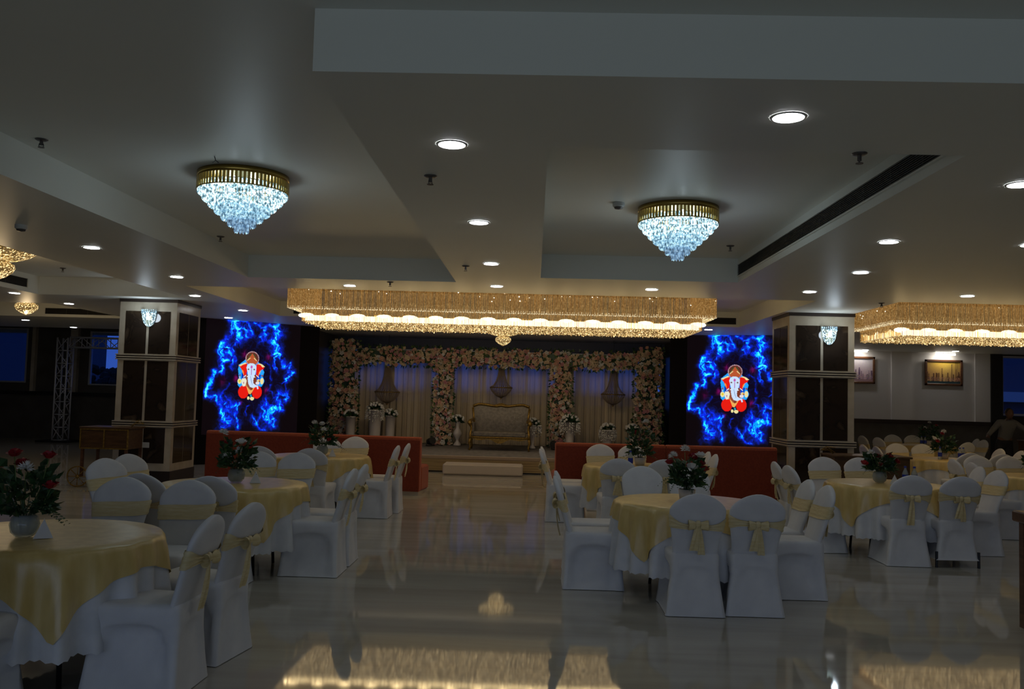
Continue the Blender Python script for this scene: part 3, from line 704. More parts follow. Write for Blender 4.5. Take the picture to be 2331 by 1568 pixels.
# ------------------------------------------------------------------ orange banquettes
def banquette(x0, y0, x1, y1, label, end=None):
    d = Vector((x1-x0, y1-y0, 0)); L_ = d.length; rz = math.atan2(d.y, d.x)
    t = thing('banquette_sofa', label, 'sofa', (x0, y0, 0), rz, 'rust orange banquette sofas with their backs to the tables')
    MB().box(.02, L_-.02, .03, .60, 0, .06).build('plinth', M['cream_stone'], t)
    MB().rbox(.0, L_, 0, .12, .06, .92, .018).build('backrest', M['orange'], t)
    MB().rbox(.0, L_, .12, .62, .06, .46, .03).build('seat', M['orange'], t)
    MB().rbox(.008, L_-.008, -.012, 0.002, .075, .875, .006).build('back_panel', M['orange_shaded'], t)
M['orange_shaded'] = noise_mix(mat('shaded rust velvet', (.25,.05,.02), .85), (.19,.026,.009), (.23,.034,.012), nscale=40, bump=.1)  # shade of the sofa's rear side put into a darker rust colour
banquette(-5.38,14.40,-3.58,14.19,'orange banquette at far left in front of the left screen, left of the seam')
banquette(-3.575,14.19,-1.78,13.97,'orange banquette whose end faces the stage aisle on the left')
banquette(.354,13.62,2.07,13.76,'orange banquette whose end faces the stage aisle on the right')
banquette(2.075,13.76,3.83,13.92,'orange banquette in front of the right screen, right of the seam')

# ------------------------------------------------------------------ stage
t = thing('stage', 'low carpeted stage platform with gold pleated skirting', 'stage', (-1.0, 18.35, 0))
MB().box(-3.95,3.95,.02,2.14,.24,.335).box(-4.15,4.25,2.14,5.1,.24,.335).build('deck', M['carpet'], t)
MB().rbox(-3.96,3.96,-.03,.03,.275,.345,.01).build('edge_lip', M['stage_lip'], t)
sk = MB().box(-3.95,3.95,-.005,.02,.03,.275)
for z in (.07,.12,.17,.22): sk.tube([(-3.95,-.008,z),(3.95,-.008,z)], .008, 6)
sk.build('skirting', M['stage_skirt'], t)
MB().box(-3.9,3.9,.01,2.1,0,.03).box(-4.1,4.2,2.2,5.1,0,.24).build('plinth', M['black'], t)
stp = MB().rbox(-1.8,-.19,17.72,18.25,.005,.225,.03).build('stage_step', M['leather']); tag(stp, 'long white padded step on the floor against the stage front', 'step')

# drapes : wavy translucent panels
sh = M['sheer']; nt = sh.node_tree; b_ = nt.nodes['Principled BSDF']
out_ = [n for n in nt.nodes if n.type == 'OUTPUT_MATERIAL'][0]
tr_ = nt.nodes.new('ShaderNodeBsdfTransparent'); mx_ = nt.nodes.new('ShaderNodeMixShader')
wv = nt.nodes.new('ShaderNodeTexNoise'); wv.inputs['Scale'].default_value = 1.0; mp_ = nt.nodes.new('ShaderNodeMapping'); mp_.inputs['Scale'].default_value = (9, 1, .15); tc_ = nt.nodes.new('ShaderNodeTexCoord')
mr_ = nt.nodes.new('ShaderNodeMapRange'); mr_.inputs[1].default_value = .35; mr_.inputs[2].default_value = .65; mr_.inputs[3].default_value = .04; mr_.inputs[4].default_value = .25
nt.links.new(tc_.outputs['Object'], mp_.inputs[0]); nt.links.new(mp_.outputs[0], wv.inputs[0]); nt.links.new(wv.outputs[0], mr_.inputs[0]); nt.links.new(mr_.outputs[0], mx_.inputs[0])
nt.links.new(b_.outputs[0], mx_.inputs[1]); nt.links.new(tr_.outputs[0], mx_.inputs[2]); nt.links.new(mx_.outputs[0], out_.inputs[0])
def drape(x0, x1, y, z0, z1, label, seed):
    r = random.Random(seed); L_ = x1-x0; ph = [r.uniform(0,6) for _ in range(4)]
    def P(u, v):
        x = x0 + L_*u; a = .035*math.sin(x*38+ph[0]+.8*math.sin(x*7+ph[1])) + .02*math.sin(x*71+ph[2])
        return (x, y + a*(.5+.5*(1-v)), z0 + (z1-z0)*v)
    o = MB().grid(P, int(L_*60), 10).build('drape', M['sheer']); tag(o, label, 'curtain', 'beige drapes behind the flower frame'); return o
drape(-4.75,-2.42,22.75,.345,2.55,'beige sheer drape in the left bay of the flower frame, behind the three pots',1)
drape(-2.2,.55,22.78,.345,2.55,'beige sheer drape in the middle bay behind the gold sofa',2)
drape(.85,2.75,22.75,.345,2.55,'beige sheer drape in the right bay of the flower frame',3)

# flower frame
def blossom(mb, c, r, rr, n=5):
    """open blossom of n broad petals facing roughly the room"""
    c = Vector(c); ax = Vector((rr.uniform(-.6,.6), -1, rr.uniform(-.6,.6))).normalized(); u = ax.orthogonal().normalized(); w = ax.cross(u); p = rr.uniform(0,6)
    for ring, (q, tilt) in enumerate(((1.0,.25),(.62,.7))):
        for k in range(n):
            a = p + ring*.6 + 2*PI*k/n; d = u*math.cos(a)+w*math.sin(a); s_ = ax.cross(d)
            e = c + d*r*q*(1-tilt*.4) + ax*r*tilt*.6; h = s_*r*q*.42
            mb.add([c, c + d*r*q*.5 + h + ax*r*tilt*.15, e + h*.5, e - h*.5, c + d*r*q*.5 - h + ax*r*tilt*.15], [(0,1,2,3,4)])
    mb.sph(c+ax*r*.2, r*.2, 5, 3)
def leaf(mb, c, d, L_, w, rr):
    c = Vector(c); d = Vector(d).normalized(); s_ = d.cross(Vector((rr.uniform(-1,1),rr.uniform(-1,1),rr.uniform(-1,1)))).normalized(); n_ = s_.cross(d)
    m = c + d*L_*.45 + n_*L_*.08; e = c + d*L_ - n_*L_*.05
    mb.add([c, m + s_*w, e, m - s_*w, m], [(0,1,4),(1,2,4),(2,3,4),(3,0,4)])
cols = [(-5.16,-4.47,.36,2.92), (-2.52,-2.06,.36,2.45), (.42,.94,.36,2.45), (2.52,3.20,.36,2.92)]
beams = [(-4.5,2.6,2.33,2.76)]
YF = 22.2
t = thing('flower_arch', 'wide rectangular frame of pink, peach and cream flowers around the stage backdrop', 'flower frame', (-1, YF, .335))
fr = MB()
for x0,x1,z0,z1 in cols: fr.box(x0+.1+1,x1-.1+1,-.02,.08,0,z1-.335-.06)
for x0,x1,z0,z1 in beams: fr.box(x0+1,x1+1,-.02,.08,z0+.06-.335,z1-.06-.335)
fr.build('backing_frame', M['leaf'], t)
cols_m = {'cream_flower':MB(),'peach_flower':MB(),'pink_flower':MB(),'white_flower':MB()}; lv = MB(); lv2 = MB(); single = []
rf = random.Random(3)
for kind, rects in (('c',cols),('b',beams)):
    for x0,x1,z0,z1 in rects:
        n = int((x1-x0)*(z1-z0)*300)
        for k in range(n):
            x = rf.uniform(x0,x1); z = rf.uniform(z0,z1); e = min(x-x0,x1-x) if kind == 'c' else min(z-z0,z1-z); y = -.05 - .12*min(1, e/.15)*rf.uniform(.3,1)
            p = (x+1, y, z-.335); q = rf.random(); r = rf.uniform(.042,.078)
            nm = 'cream_flower' if q < .44 else 'peach_flower' if q < .72 else 'pink_flower' if q < .86 else 'white_flower'
            if q*7 % 1 < .72:
                if len(single) < 100 and rf.random() < .09 and r > .048: single.append((nm, p, r))
                else: blossom(cols_m[nm], p, r, rf)
            if k % 1 == 0: leaf(lv if rf.random() < .5 else lv2, (p[0], p[1]+.03, p[2]), (rf.uniform(-1,1), rf.uniform(-1,.1), rf.uniform(-1,1)), rf.uniform(.08,.15), rf.uniform(.02,.04), rf)
        for k in range(int(((x1-x0)+(z1-z0))*40)):   # leafy fringe
            if kind == 'c': x = rf.choice((x0,x1)) ; z = rf.uniform(z0,z1); d = (1 if x == x1 else -1, -.3, rf.uniform(-.8,.8))
            else: z = rf.choice((z0,z1)); x = rf.uniform(x0,x1); d = (rf.uniform(-.8,.8), -.3, 1 if z == z1 else -1)
            leaf(lv if k % 3 else lv2, (x+1, -.05, z-.335), d, rf.uniform(.06,.12), rf.uniform(.015,.03), rf)
for nm, mb in cols_m.items():
    o = mb.build('blossoms', M[nm], t); o['kind'] = 'stuff'; o['label'] = nm.split('_')[0] + ' blossoms'
o = lv.build('foliage', M['leaf'], t); o['kind'] = 'stuff'; o = lv2.build('foliage', M['leaf_light'], t); o['kind'] = 'stuff'
bl_me = {}
for nm in cols_m:
    mb = MB(); blossom(mb, (0,0,0), .055, rf); mb.box(0,0,0,0,0,0) if False else None; bl_me[nm] = mb.mesh('blossom'); bl_me[nm].materials.append(M[nm])
for nm, p, r in single: obj('blossom', bl_me[nm], None, t, (p[0], p[1]-.02, p[2]))

# basket shaped bead chandeliers hanging in the three bays (unlit)
def basket(x, z_rim, r, z_top, z_bot, label):
    t = thing('bead_chandelier', label, 'chandelier', (x, 22.35, z_rim), 0, 'unlit bead basket chandeliers in the stage bays')
    H, D = z_top-z_rim, z_bot-z_rim
    MB().lathe([(r,-.012),(r+.012,0),(r,.012),(r-.012,0),(r,-.012)], n=32).build('rim', M['gold_paint'], t)
    u = MB(); l = MB()
    for k in range(28):
        a = 2*PI*k/28; c, s_ = math.cos(a), math.sin(a)
        u.tube([(r*f*c, r*f*s_, H*h) for f, h in ((1,0),(.70,.12),(.48,.32),(.32,.6),(.22,1))], .0065, 4)
        l.tube([(r*f*c, r*f*s_, D*h) for f, h in ((1,0),(.85,.35),(.5,.75),(.06,1))], .0065, 4)
    for f, h in ((.70,.12),(.48,.32),(.32,.6)): u.lathe([(r*f-.004,H*h),(r*f+.004,H*h+.004)], n=24)
    for f, h in ((.85,.35),(.5,.75)): l.lathe([(r*f-.004,D*h),(r*f+.004,D*h+.004)], n=24)
    o = u.build('upper_bead_strings', M['bead'], t); o['kind'] = 'stuff'; o = l.build('lower_bead_strings', M['bead'], t); o['kind'] = 'stuff'
    MB().sph((0,0,D-.02), .022, 8, 6).build('finial', M['gold_paint'], t)
    MB().cyl((0,0,H-.02), r*.24, .03, 16).build('top_ring', M['gold_paint'], t)
    MB().tube([(0,0,H),(0,0,ZS-z_rim)], .005, 5).build('hanging_wire', M['darkmetal'], t)
M['bead'] = mat('smoky glass beads', (.34,.26,.19), .3)
basket(-3.74, 1.63, .32, 2.28, 1.34, 'unlit bead basket chandelier in the left bay, above the three white pots')
basket(-.84, 1.82, .285, 2.32, 1.56, 'unlit bead basket chandelier in the middle bay, above the gold sofa')
basket(2.0, 1.72, .305, 2.32, 1.45, 'unlit bead basket chandelier in the right bay of the flower frame')

# gold sofa on the stage
def gold_sofa():
    t = thing('ornate_sofa', 'carved gold two-seater sofa with silver grey brocade in the middle of the stage', 'sofa', (-.775, 20.7, .345))
    hw = .70
    pts = lambda u: (.99 + .045*math.cos(2*PI*u*1.0) * (1 if abs(u) < .5 else 1) )
    def topz(u):   # u -1..1 : raised shoulders and a small crest
        return 1.00 + .05*math.sin(min(1, abs(u)*1.25)*PI*.5)**2 - .05*max(0, abs(u)-.8)*5 + .03*math.exp(-(u/.12)**2)
    # back cushion
    def bk(u, v):
        U = 2*u-1; w = hw*(.86+.09*v); z = .40 + (topz(U)-.43)*v; bulge = .05*math.sin(PI*min(1,max(0,u)))**.5*math.sin(PI*min(.98,max(.02,v)))
        return (U*w, .30 + .10*v - bulge, z)
    MB().grid(bk, 24, 12).build('back_cushion', M['upholstery'], t)
    MB().grid(lambda u, v: ((2*u-1)*hw*(.88+.09*v), .34+.10*v, .40+(topz(2*u-1)-.42)*v), 24, 6).build('back_board', M['gold_paint'], t)
    MB().rbox(-.62,.62,-.30,.32,.30,.43,.03).build('seat_cushion', M['upholstery'], t)
    rail = MB().tube([(x*hw*.97, .40, topz(x)+.01) for x in [i/16-1 for i in range(33)]], .028, 8)
    rail.tube([(-hw*.97,.40,.97),(-hw*.93,.37,.75),(-hw*.86,.33,.45)], .026, 8); rail.tube([(hw*.97,.40,.97),(hw*.93,.37,.75),(hw*.86,.33,.45)], .026, 8)
    for k in range(-5,6): rail.sph((k*.03, .39, topz(k*.03)+.045-.004*abs(k)), .022, 6, 5)
    rail.build('carved_back_rail', M['gold_paint'], t)
    for s_ in (-1,1):
        a = MB().tube([(s_*hw*.93,.34,.70),(s_*hw*.98,.1,.68),(s_*hw*1.0,-.22,.66),(s_*hw*1.0,-.30,.61),(s_*hw*.98,-.27,.55)], [.03,.035,.04,.04,.02], 8)
        a.tube([(s_*hw*.98,-.27,.60),(s_*hw*.94,-.22,.50),(s_*hw*.97,-.28,.38),(s_*hw*.97,-.32,.26)], .028, 8)
        a.sph((s_*hw*1.0,-.28,.63), .055, 8, 6)
        a.build('armrest', M['gold_paint'], t)
        MB().rbox(min(s_*.60,s_*.66),max(s_*.60,s_*.66),-.24,.32,.40,.63,.02).build('arm_pad', M['upholstery'], t)
        for y in (-.30,.34):
            MB().tube([(s_*hw*.96,y,.30),(s_*hw*1.0,y*1.02,.18),(s_*hw*.96,y,.08),(s_*hw*.99,y*1.05,0.0)], [.035,.03,.018,.026], 8).build('leg', M['gold_paint'], t)
    ap = MB().grid(lambda u, v: ((2*u-1)*.66, -.325, .30 - v*(.05+.07*math.exp(-((2*u-1)/.3)**2)+.02*math.cos((2*u-1)*9))), 40, 3)
    ap.tube([((i/10-1)*.66,-.33,.30) for i in range(21)], .018, 6).build('carved_apron', M['gold_paint'], t)
    d = MB()
    for j in range(4):
        for i in range(12):
            d.sph((-.52+i*.095+.045*(j%2), .30-.02, .56+j*.10), .008, 5, 4)
    d.build('buttons', M['chrome'], t)
gold_sofa()

# white pots with flowers
def foliage_ball(c, r, n, seed, mb, sz=.7):
    q = random.Random(seed)
    for k in range(n):
        a = q.uniform(0,2*PI); e = q.uniform(-.1,1.2); d = (math.cos(a)*math.cos(e), math.sin(a)*math.cos(e), math.sin(e)*sz)
        leaf(mb, (c[0]+d[0]*r*.35, c[1]+d[1]*r*.35, c[2]+d[2]*r*.3), (d[0], d[1], d[2]+q.uniform(-.3,.3)), r*q.uniform(.5,.85), r*.13, q)
rose_small = MB().sph((0,0,0), .032, 8, 6, .8).lathe([(.004,.03),(.018,.035),(.034,.012),(.026,-.01)], n=7, smooth=False).mesh('rose_head')
rose_small.materials.append(M['white_flower'])
def flower_pot(x, y, h, r, prof, label, spread, drape_leaves=False, seed=0):
    t = thing('flower_pot', label, 'flower pot', (x, y, .345), 0, 'white pots of cream roses on the stage')
    MB().lathe([(rr*r, z*h) for rr, z in prof], n=22).build('pot', M['pot'], t)
    f = MB(); foliage_ball((0,0,h), spread, 60, seed, f); f.build('foliage', M['leaf'], t)
    q = random.Random(seed+50)
    for k in range(int(20*spread/.17)):
        a = q.uniform(0,2*PI); e = q.uniform(.0,1.4); rad = spread*.85
        obj('rose_head', rose_small, None, t, (rad*math.cos(a)*math.cos(e), rad*math.sin(a)*math.cos(e), h+.02+rad*.75*math.sin(e)))
    if drape_leaves:
        g = MB()
        for k in range(70):
            a = q.uniform(0,2*PI); L_ = q.uniform(.15,.34); rad = spread*q.uniform(.7,1.0)
            for s_ in range(5):
                leaf(g, (rad*math.cos(a), rad*math.sin(a), h - L_*s_/5), (math.cos(a)+q.uniform(-.5,.5), math.sin(a)+q.uniform(-.5,.5), -1), .055, .015, q)
        o = g.build('silver_leaves', M['white_flower'], t); o['label'] = 'white hanging artificial leaves'
bucket = [(.0001,0),(.72,0),(.8,.3),(1,1),(1.04,1),(.95,.95)]
urn = [(.0001,0),(.95,0),(.9,.05),(.38,.18),(.32,.24),(.6,.32),(1.0,.45),(1.05,.52),(.8,.62),(.42,.74),(.48,.85),(.80,.97),(.86,1),(.7,.97)]
slim = [(.0001,0),(.8,0),(.75,.05),(.3,.16),(.45,.3),(.75,.7),(.95,.95),(1.0,1),(.85,.97)]
flower_pot(-4.53, 21.75, .66, .13, bucket, 'white pot of cream roses, leftmost of three behind the left orange sofa', .20, seed=1)
flower_pot(-3.93, 21.8, .84, .17, bucket, 'big white pot with hanging silver leaves and cream roses, middle of three on the left', .23, True, seed=2)
flower_pot(-3.58, 22.0, .70, .13, bucket, 'white pot of cream roses, right of three under the left bead chandelier', .20, seed=3)
flower_pot(-1.88, 21.95, .60, .105, urn, 'white urn-shaped vase of cream roses left of the gold sofa', .19, seed=4)
flower_pot(-.01, 21.6, .58, .10, slim, 'slim white vase with trailing white leaves right of the gold sofa', .20, True, seed=5)
flower_pot(.90, 21.72, .66, .125, bucket, 'white vase of cream roses in front of the inner right flower column', .25, True, seed=6)
flower_pot(1.85, 21.9, .50, .14, bucket, 'low white pot with silver leaves in the right bay', .20, True, seed=7)
flower_pot(2.46, 21.9, .48, .10, slim, 'small white vase of cream roses at the foot of the right flower column', .22, seed=8)
for x, y, lab, rz in ((-2.5,21.5,'black stage spotlight on the stage floor left of the urn vase',.6), (.55,21.4,'black stage spotlight on the stage floor right of the gold sofa',-.5)):
    t = thing('stage_spotlight', lab, 'spotlight', (x, y, .345), rz, 'black floor spotlights on the stage')
    MB().tube([(0,.08,.10),(0,-.12,.14)], [.075,.09], 16, False).build('housing', M['black'], t)
    MB().rbox(-.11,.11,-.03,.05,.0,.02,.005).tube([(-.10,.0,.01),(-.10,0,.13)], .009, 5).tube([(.10,.0,.01),(.10,0,.13)], .009, 5).build('bracket', M['black'], t)
    MB().tube([(0,.1,.1),(.12,.25,.02),(.3,.22,.008),(.42,.12,.008),(.3,.0,.008)], .008, 6).build('power_cable', M['cable'], t)
area('added_stage_wash', (-1.0, 18.6, 3.0), (R(38),0,0), 6.0, .4, 26, (1,.80,.55))  # added warm area lamp over the stage front, without any visible fixture

# ------------------------------------------------------------------ chair with stretch cover
WZ = [(.44,.170),(.50,.174),(.56,.180),(.62,.190),(.68,.201),(.74,.209),(.78,.212),(.805,.211),(.83,.199),(.855,.178),(.875,.154),(.895,.124),(.910,.094),(.922,.058),(.929,.022)]
def back_y(z): return -.222 - (z-.47)*.30
def chair_cover_mesh(lift=0):
    mb = MB(); N = 12
    def ring(hx, y0, y1, z, inset, w, rear):
        pts = []
        def ins(u, lim):   # arch shaped hollow of the stretched cloth between the legs
            if lim <= 0: return 0
            q = max(0, min(1, (lim-abs(u))/.13)); return inset*q*q*(3-2*q)
        cy, hy = (y0+y1)/2, (y1-y0)/2; c = .95
        def W_(y): v = (y1-y)/(y1-y0); return hx*(1-(1-rear)*v)
        for k in range(N): u = -1+2*k/N; cc = abs(u) > .97; pts.append((u*W_(y0)*(c if cc else 1), y0 + ins(u, w)*.25 + (.008 if cc else 0), z))
        for k in range(N): u = -1+2*k/N; cc = abs(u) > .97; y = cy + u*hy*(c if cc else 1); pts.append((W_(y) - ins(u, w) - (.008 if cc else 0), y, z))
        for k in range(N): u = 1-2*k/N; cc = abs(u) > .97; pts.append((u*hx*(c if cc else 1), y1 - ins(u, w) - (.008 if cc else 0), z))
        for k in range(N): u = 1-2*k/N; cc = abs(u) > .97; y = cy + u*hy*(c if cc else 1); pts.append((-W_(y) + ins(u, w) + (.008 if cc else 0), y, z))
        return pts
    prof = [ # z, hx, yback, yfront, inset, archwidth, rear width factor
     (.004,.235,-.285,.250,.020,.91,1),(.02,.232,-.283,.248,.036,.90,1),(.10,.220,-.275,.238,.062,.87,.99),(.18,.209,-.270,.229,.070,.83,.97),(.25,.201,-.267,.222,.070,.77,.95),
     (.30,.197,-.265,.219,.066,.70,.93),(.335,.196,-.265,.219,.056,.60,.92),(.358,.197,-.265,.222,.036,.46,.91),(.372,.198,-.265,.224,.012,.28,.90),(.382,.200,-.265,.228,0,0,.90),(.40,.204,-.265,.232,0,0,.88),(.43,.211,-.264,.240,0,0,.85),(.455,.212,-.262,.241,0,0,.83),(.472,.204,-.258,.233,0,0,.82),(.479,.17,-.235,.205,0,0,.82)]
    if lift: prof = [((.075+.3*q[0]) if q[0] < .10 else q[0],)+q[1:] for q in prof]
    mb.loft([ring(hx,y0,y1,z,i,w,r_) for z,hx,y0,y1,i,w,r_ in prof], True, False, True)
    rings = []
    for z, w in WZ:
        cy = back_y(z); th = .030 if z < .88 else .030*(1-(z-.88)/.085)
        n = 28; rings.append([(w*math.copysign(abs(math.cos(2*PI*k/n))**.5, math.cos(2*PI*k/n)), cy + th*math.copysign(abs(math.sin(2*PI*k/n))**.8, math.sin(2*PI*k/n)), z) for k in range(n)])
    mb.loft(rings, True, False, True)
    return mb.mesh('cover')
def back_pt(a, z, off):
    w = np.interp(z, [q[0] for q in WZ], [q[1] for q in WZ]) + off; th = .030 + off; cy = back_y(z)
    ca, sa = math.cos(a), math.sin(a)
    return (w*math.copysign(abs(ca)**.5, ca), cy + th*math.copysign(abs(sa)**.8, sa), z)
def sash_mesh(drop=.0):
    n, m = 48, 8
    vs = []
    for j in range(m+1):
        v = j/m*2-1
        for k in range(n):
            a = 2*PI*k/n; sa = math.sin(a)
            back = max(0, -sa)*(1-abs(math.cos(a))**2.0)       # 1 at the middle of the rear
            hh = .052*(1-back*.62); zc = .705 - drop*back - .012*math.cos(a)
            rip = .0025*math.sin(v*9+2*math.cos(a*2))*(1+1.5*back)
            vs.append(back_pt(a, zc + v*hh, .007 + rip + .006*back))
    fs = [(j*n+k, j*n+(k+1)%n, (j+1)*n+(k+1)%n, (j+1)*n+k) for j in range(m) for k in range(n)]
    return MB().add(vs, fs, True).mesh('sash')
def bow_meshes():
    yb = back_y(.70)-.050
    knot = MB().sph((0,yb,.703), .024, 10, 8, 1.1, 1.0, .7)
    for s_ in (-1,1):
        knot.grid(lambda u, v: (s_*(.01+.06*math.sin(PI*u)*.9+.01), yb-.008-.03*math.sin(2*PI*v)*math.sin(PI*u), .703+(.02+.028*math.sin(PI*u))*math.cos(2*PI*v)*.8-.02*u), 8, 12)
    def tail(dx, L_, w, sway):
        def P(u, v):
            x = dx*(.2+.8*v) + (u-.5)*w*(.35+.65*v**.7) ; z = .700 - L_*v; y = yb-.002 + (.30*L_*v)*.75 - .018*math.sin(v*2.2) + .006*math.sin(u*9+v*3) - .03*v*sway
            return (x, y, z)
        a = MB().grid(P, 8, 12)
        return a
    t1 = tail(-.030,.20,.065,.3).mesh('tail'); t2 = tail(.032,.23,.055,.2).mesh('tail'); t3 = tail(.0,.28,.075,.3).mesh('tail')
    return knot.mesh('knot'), t1, t2, t3
ME['cover'] = chair_cover_mesh(); ME['cover_lifted'] = chair_cover_mesh(1); ME['cover_lifted'].materials.append(M['white_fabric']); ME['sash'] = sash_mesh(); ME['sash2'] = sash_mesh(.03)
ME['knot'], ME['tail1'], ME['tail2'], ME['tail3'] = bow_meshes()
for k, m in (('cover','white_fabric'),('sash','sash'),('sash2','sash'),('knot','sash'),('tail1','sash'),('tail2','sash'),('tail3','sash')): ME[k].materials.append(M[m])
mb = MB()
for sx in (-1,1):
    for y in (-.235,.21): mb.cyl((sx*.195, y, 0), .012, .02, 8)
ME['foot'] = MB().cyl((0,0,0), .014, .16, 8).mesh('leg'); ME['foot'].materials.append(M['darkmetal'])
def make_chair(kind):
    t = bpy.data.objects.new('banquet_chair', None); C.objects.link(t)
    obj('cover', ME['cover_lifted' if kind == 'lifted' else 'cover'], None, t)
    if kind != 'plain':
        s_ = obj('sash', ME['sash2' if kind == 'tails2' else 'sash'], None, t)
        obj('knot', ME['knot'], None, s_)
        if kind == 'long': obj('tail', ME['tail3'], None, s_)
        else: obj('tail', ME['tail1'], None, s_); obj('tail', ME['tail2'], None, s_)
    if kind == 'lifted':
        for sx in (-1,1):
            for y in (-.262,.235): obj('leg', ME['foot'], None, t, (sx*.215, y, 0))
    return t
PROTO = {}
def chair(x, y, face, label, kind='tails', group='white covered banquet chairs'):
    """face: compass heading the sitter looks along, degrees from +Y towards -X"""
    if kind not in PROTO: t = PROTO[kind] = make_chair(kind)
    else: t = copy_tree(PROTO[kind])
    t.location = (x, y, 0); t.rotation_euler = (0, 0, R(face)); tag(t, label, 'chair', group); t.name = 'banquet_chair'
    return t
# tables: centre, overlay rotation, short name
TB = dict(
 T1=(-2.78,5.00,-56,'front left table'), T2=(-2.70,7.98,-50,'middle table of the left row'), T3=(-2.82,11.70,-75,'farthest table of the left row'),
 T4=(1.36,7.60,-135,'nearest table right of the aisle'), T5=(1.32,11.50,-150,'table before the right orange sofas'),
 T6=(3.95,9.95,-145,'table in front of the right pillar'), T7=(6.9,15.0,-80,'far right table below the gold chandelier'), T8=(6.68,11.6,-100,'table at the right picture edge'),
 T9=(8.85,20.2,-90,'rearmost table under the framed pictures'))
def folds(th, d, seed, n=22):
    amp = .006 + .07*min(1, d/.5)
    return amp*(.6*math.sin(n*th+seed) + .4*math.sin((n*.5)*th*1.0+seed*2.1) ) if True else 0
RT = .625
def table(key, detail=1.0):
    cx, cy, rot, nm = TB[key]; seed = cx*3+cy
    t = thing('round_table', 'folding table hidden under the cloths of the ' + nm, 'table', (cx, cy, 0), 0, 'round banquet tables')
    MB().cyl((0,0,.72), RT-.01, .03, 40).build('tabletop', M['wood_mid'], t)
    for k in range(4):
        a = PI/4 + k*PI/2; MB().tube([(.42*math.cos(a),.42*math.sin(a),0),(.36*math.cos(a),.36*math.sin(a),.72)], .014, 8).build('leg', M['darkmetal'], t)
    n = 176
    def W(th, d): return RT + .012 + .03*min(1,d/.08)*.4 + folds(th, d, seed) + .04*d
    prof = [0,.25,.5,.6]; rings = []
    for r in (.02,.3,.55,RT-.01): rings.append([(r*math.cos(2*PI*k/n), r*math.sin(2*PI*k/n), .7535) for k in range(n)])
    rings.append([((RT+.006)*math.cos(2*PI*k/n), (RT+.006)*math.sin(2*PI*k/n), .748) for k in range(n)])
    hang = .53
    for q in (.04,.1,.2,.35,.5,.65,.8,.92,1):
        R_ = []
        for k in range(n):
            th = 2*PI*k/n; dd = hang*q; sc = .012*abs(math.sin(th*44)) if q == 1 else 0
            w = W(th, dd); R_.append((w*math.cos(th), w*math.sin(th), .748-dd+sc))
        rings.append(R_)
    c = MB().loft(rings, True, False, False); c.add([(0,0,.7535)]+[(.02*math.cos(2*PI*k/n), .02*math.sin(2*PI*k/n), .7535) for k in range(n)], [(0,1+k,1+(k+1)%n) for k in range(n)], True)
    o = c.build('tablecloth', M['cloth_white'], loc=(cx,cy,0)); tag(o, 'white scalloped tablecloth hanging on the ' + nm, 'tablecloth', 'white round tablecloths')
    # square overlay, corners hanging low
    half = .76; n = 176; rr = R(rot) - PI/4; rings = []
    steps = [0,.3,.6,.8,.9,1.0]
    def rho_max(th):
        a = th - rr; return min(half/max(abs(math.cos(a)), abs(math.sin(a))), 1.06)
    mb = MB()
    for q in (.03,.4,.8,1.0): rings.append([((RT+.010)*q*math.cos(2*PI*k/n), (RT+.010)*q*math.sin(2*PI*k/n), .7605-(.004 if q == 1 else 0)) for k in range(n)])
    for q in (.06,.15,.3,.45,.6,.75,.9,1):
        R_ = []
        for k in range(n):
            th = 2*PI*k/n; dd = (rho_max(th)-RT)*q; w = W(th, dd)+.012
            R_.append((w*math.cos(th), w*math.sin(th), .752-dd))
        rings.append(R_)
    mb.loft(rings, True, False, False); mb.add([(0,0,.7605)]+[((RT+.01)*.03*math.cos(2*PI*k/n), (RT+.01)*.03*math.sin(2*PI*k/n), .7605) for k in range(n)], [(0,1+k,1+(k+1)%n) for k in range(n)], True)
    o = mb.build('table_overlay', M['yellow'], loc=(cx,cy,0)); tag(o, 'pale gold satin overlay with hanging corners on the ' + nm, 'tablecloth', 'pale gold square overlays')
for k in TB: table(k)

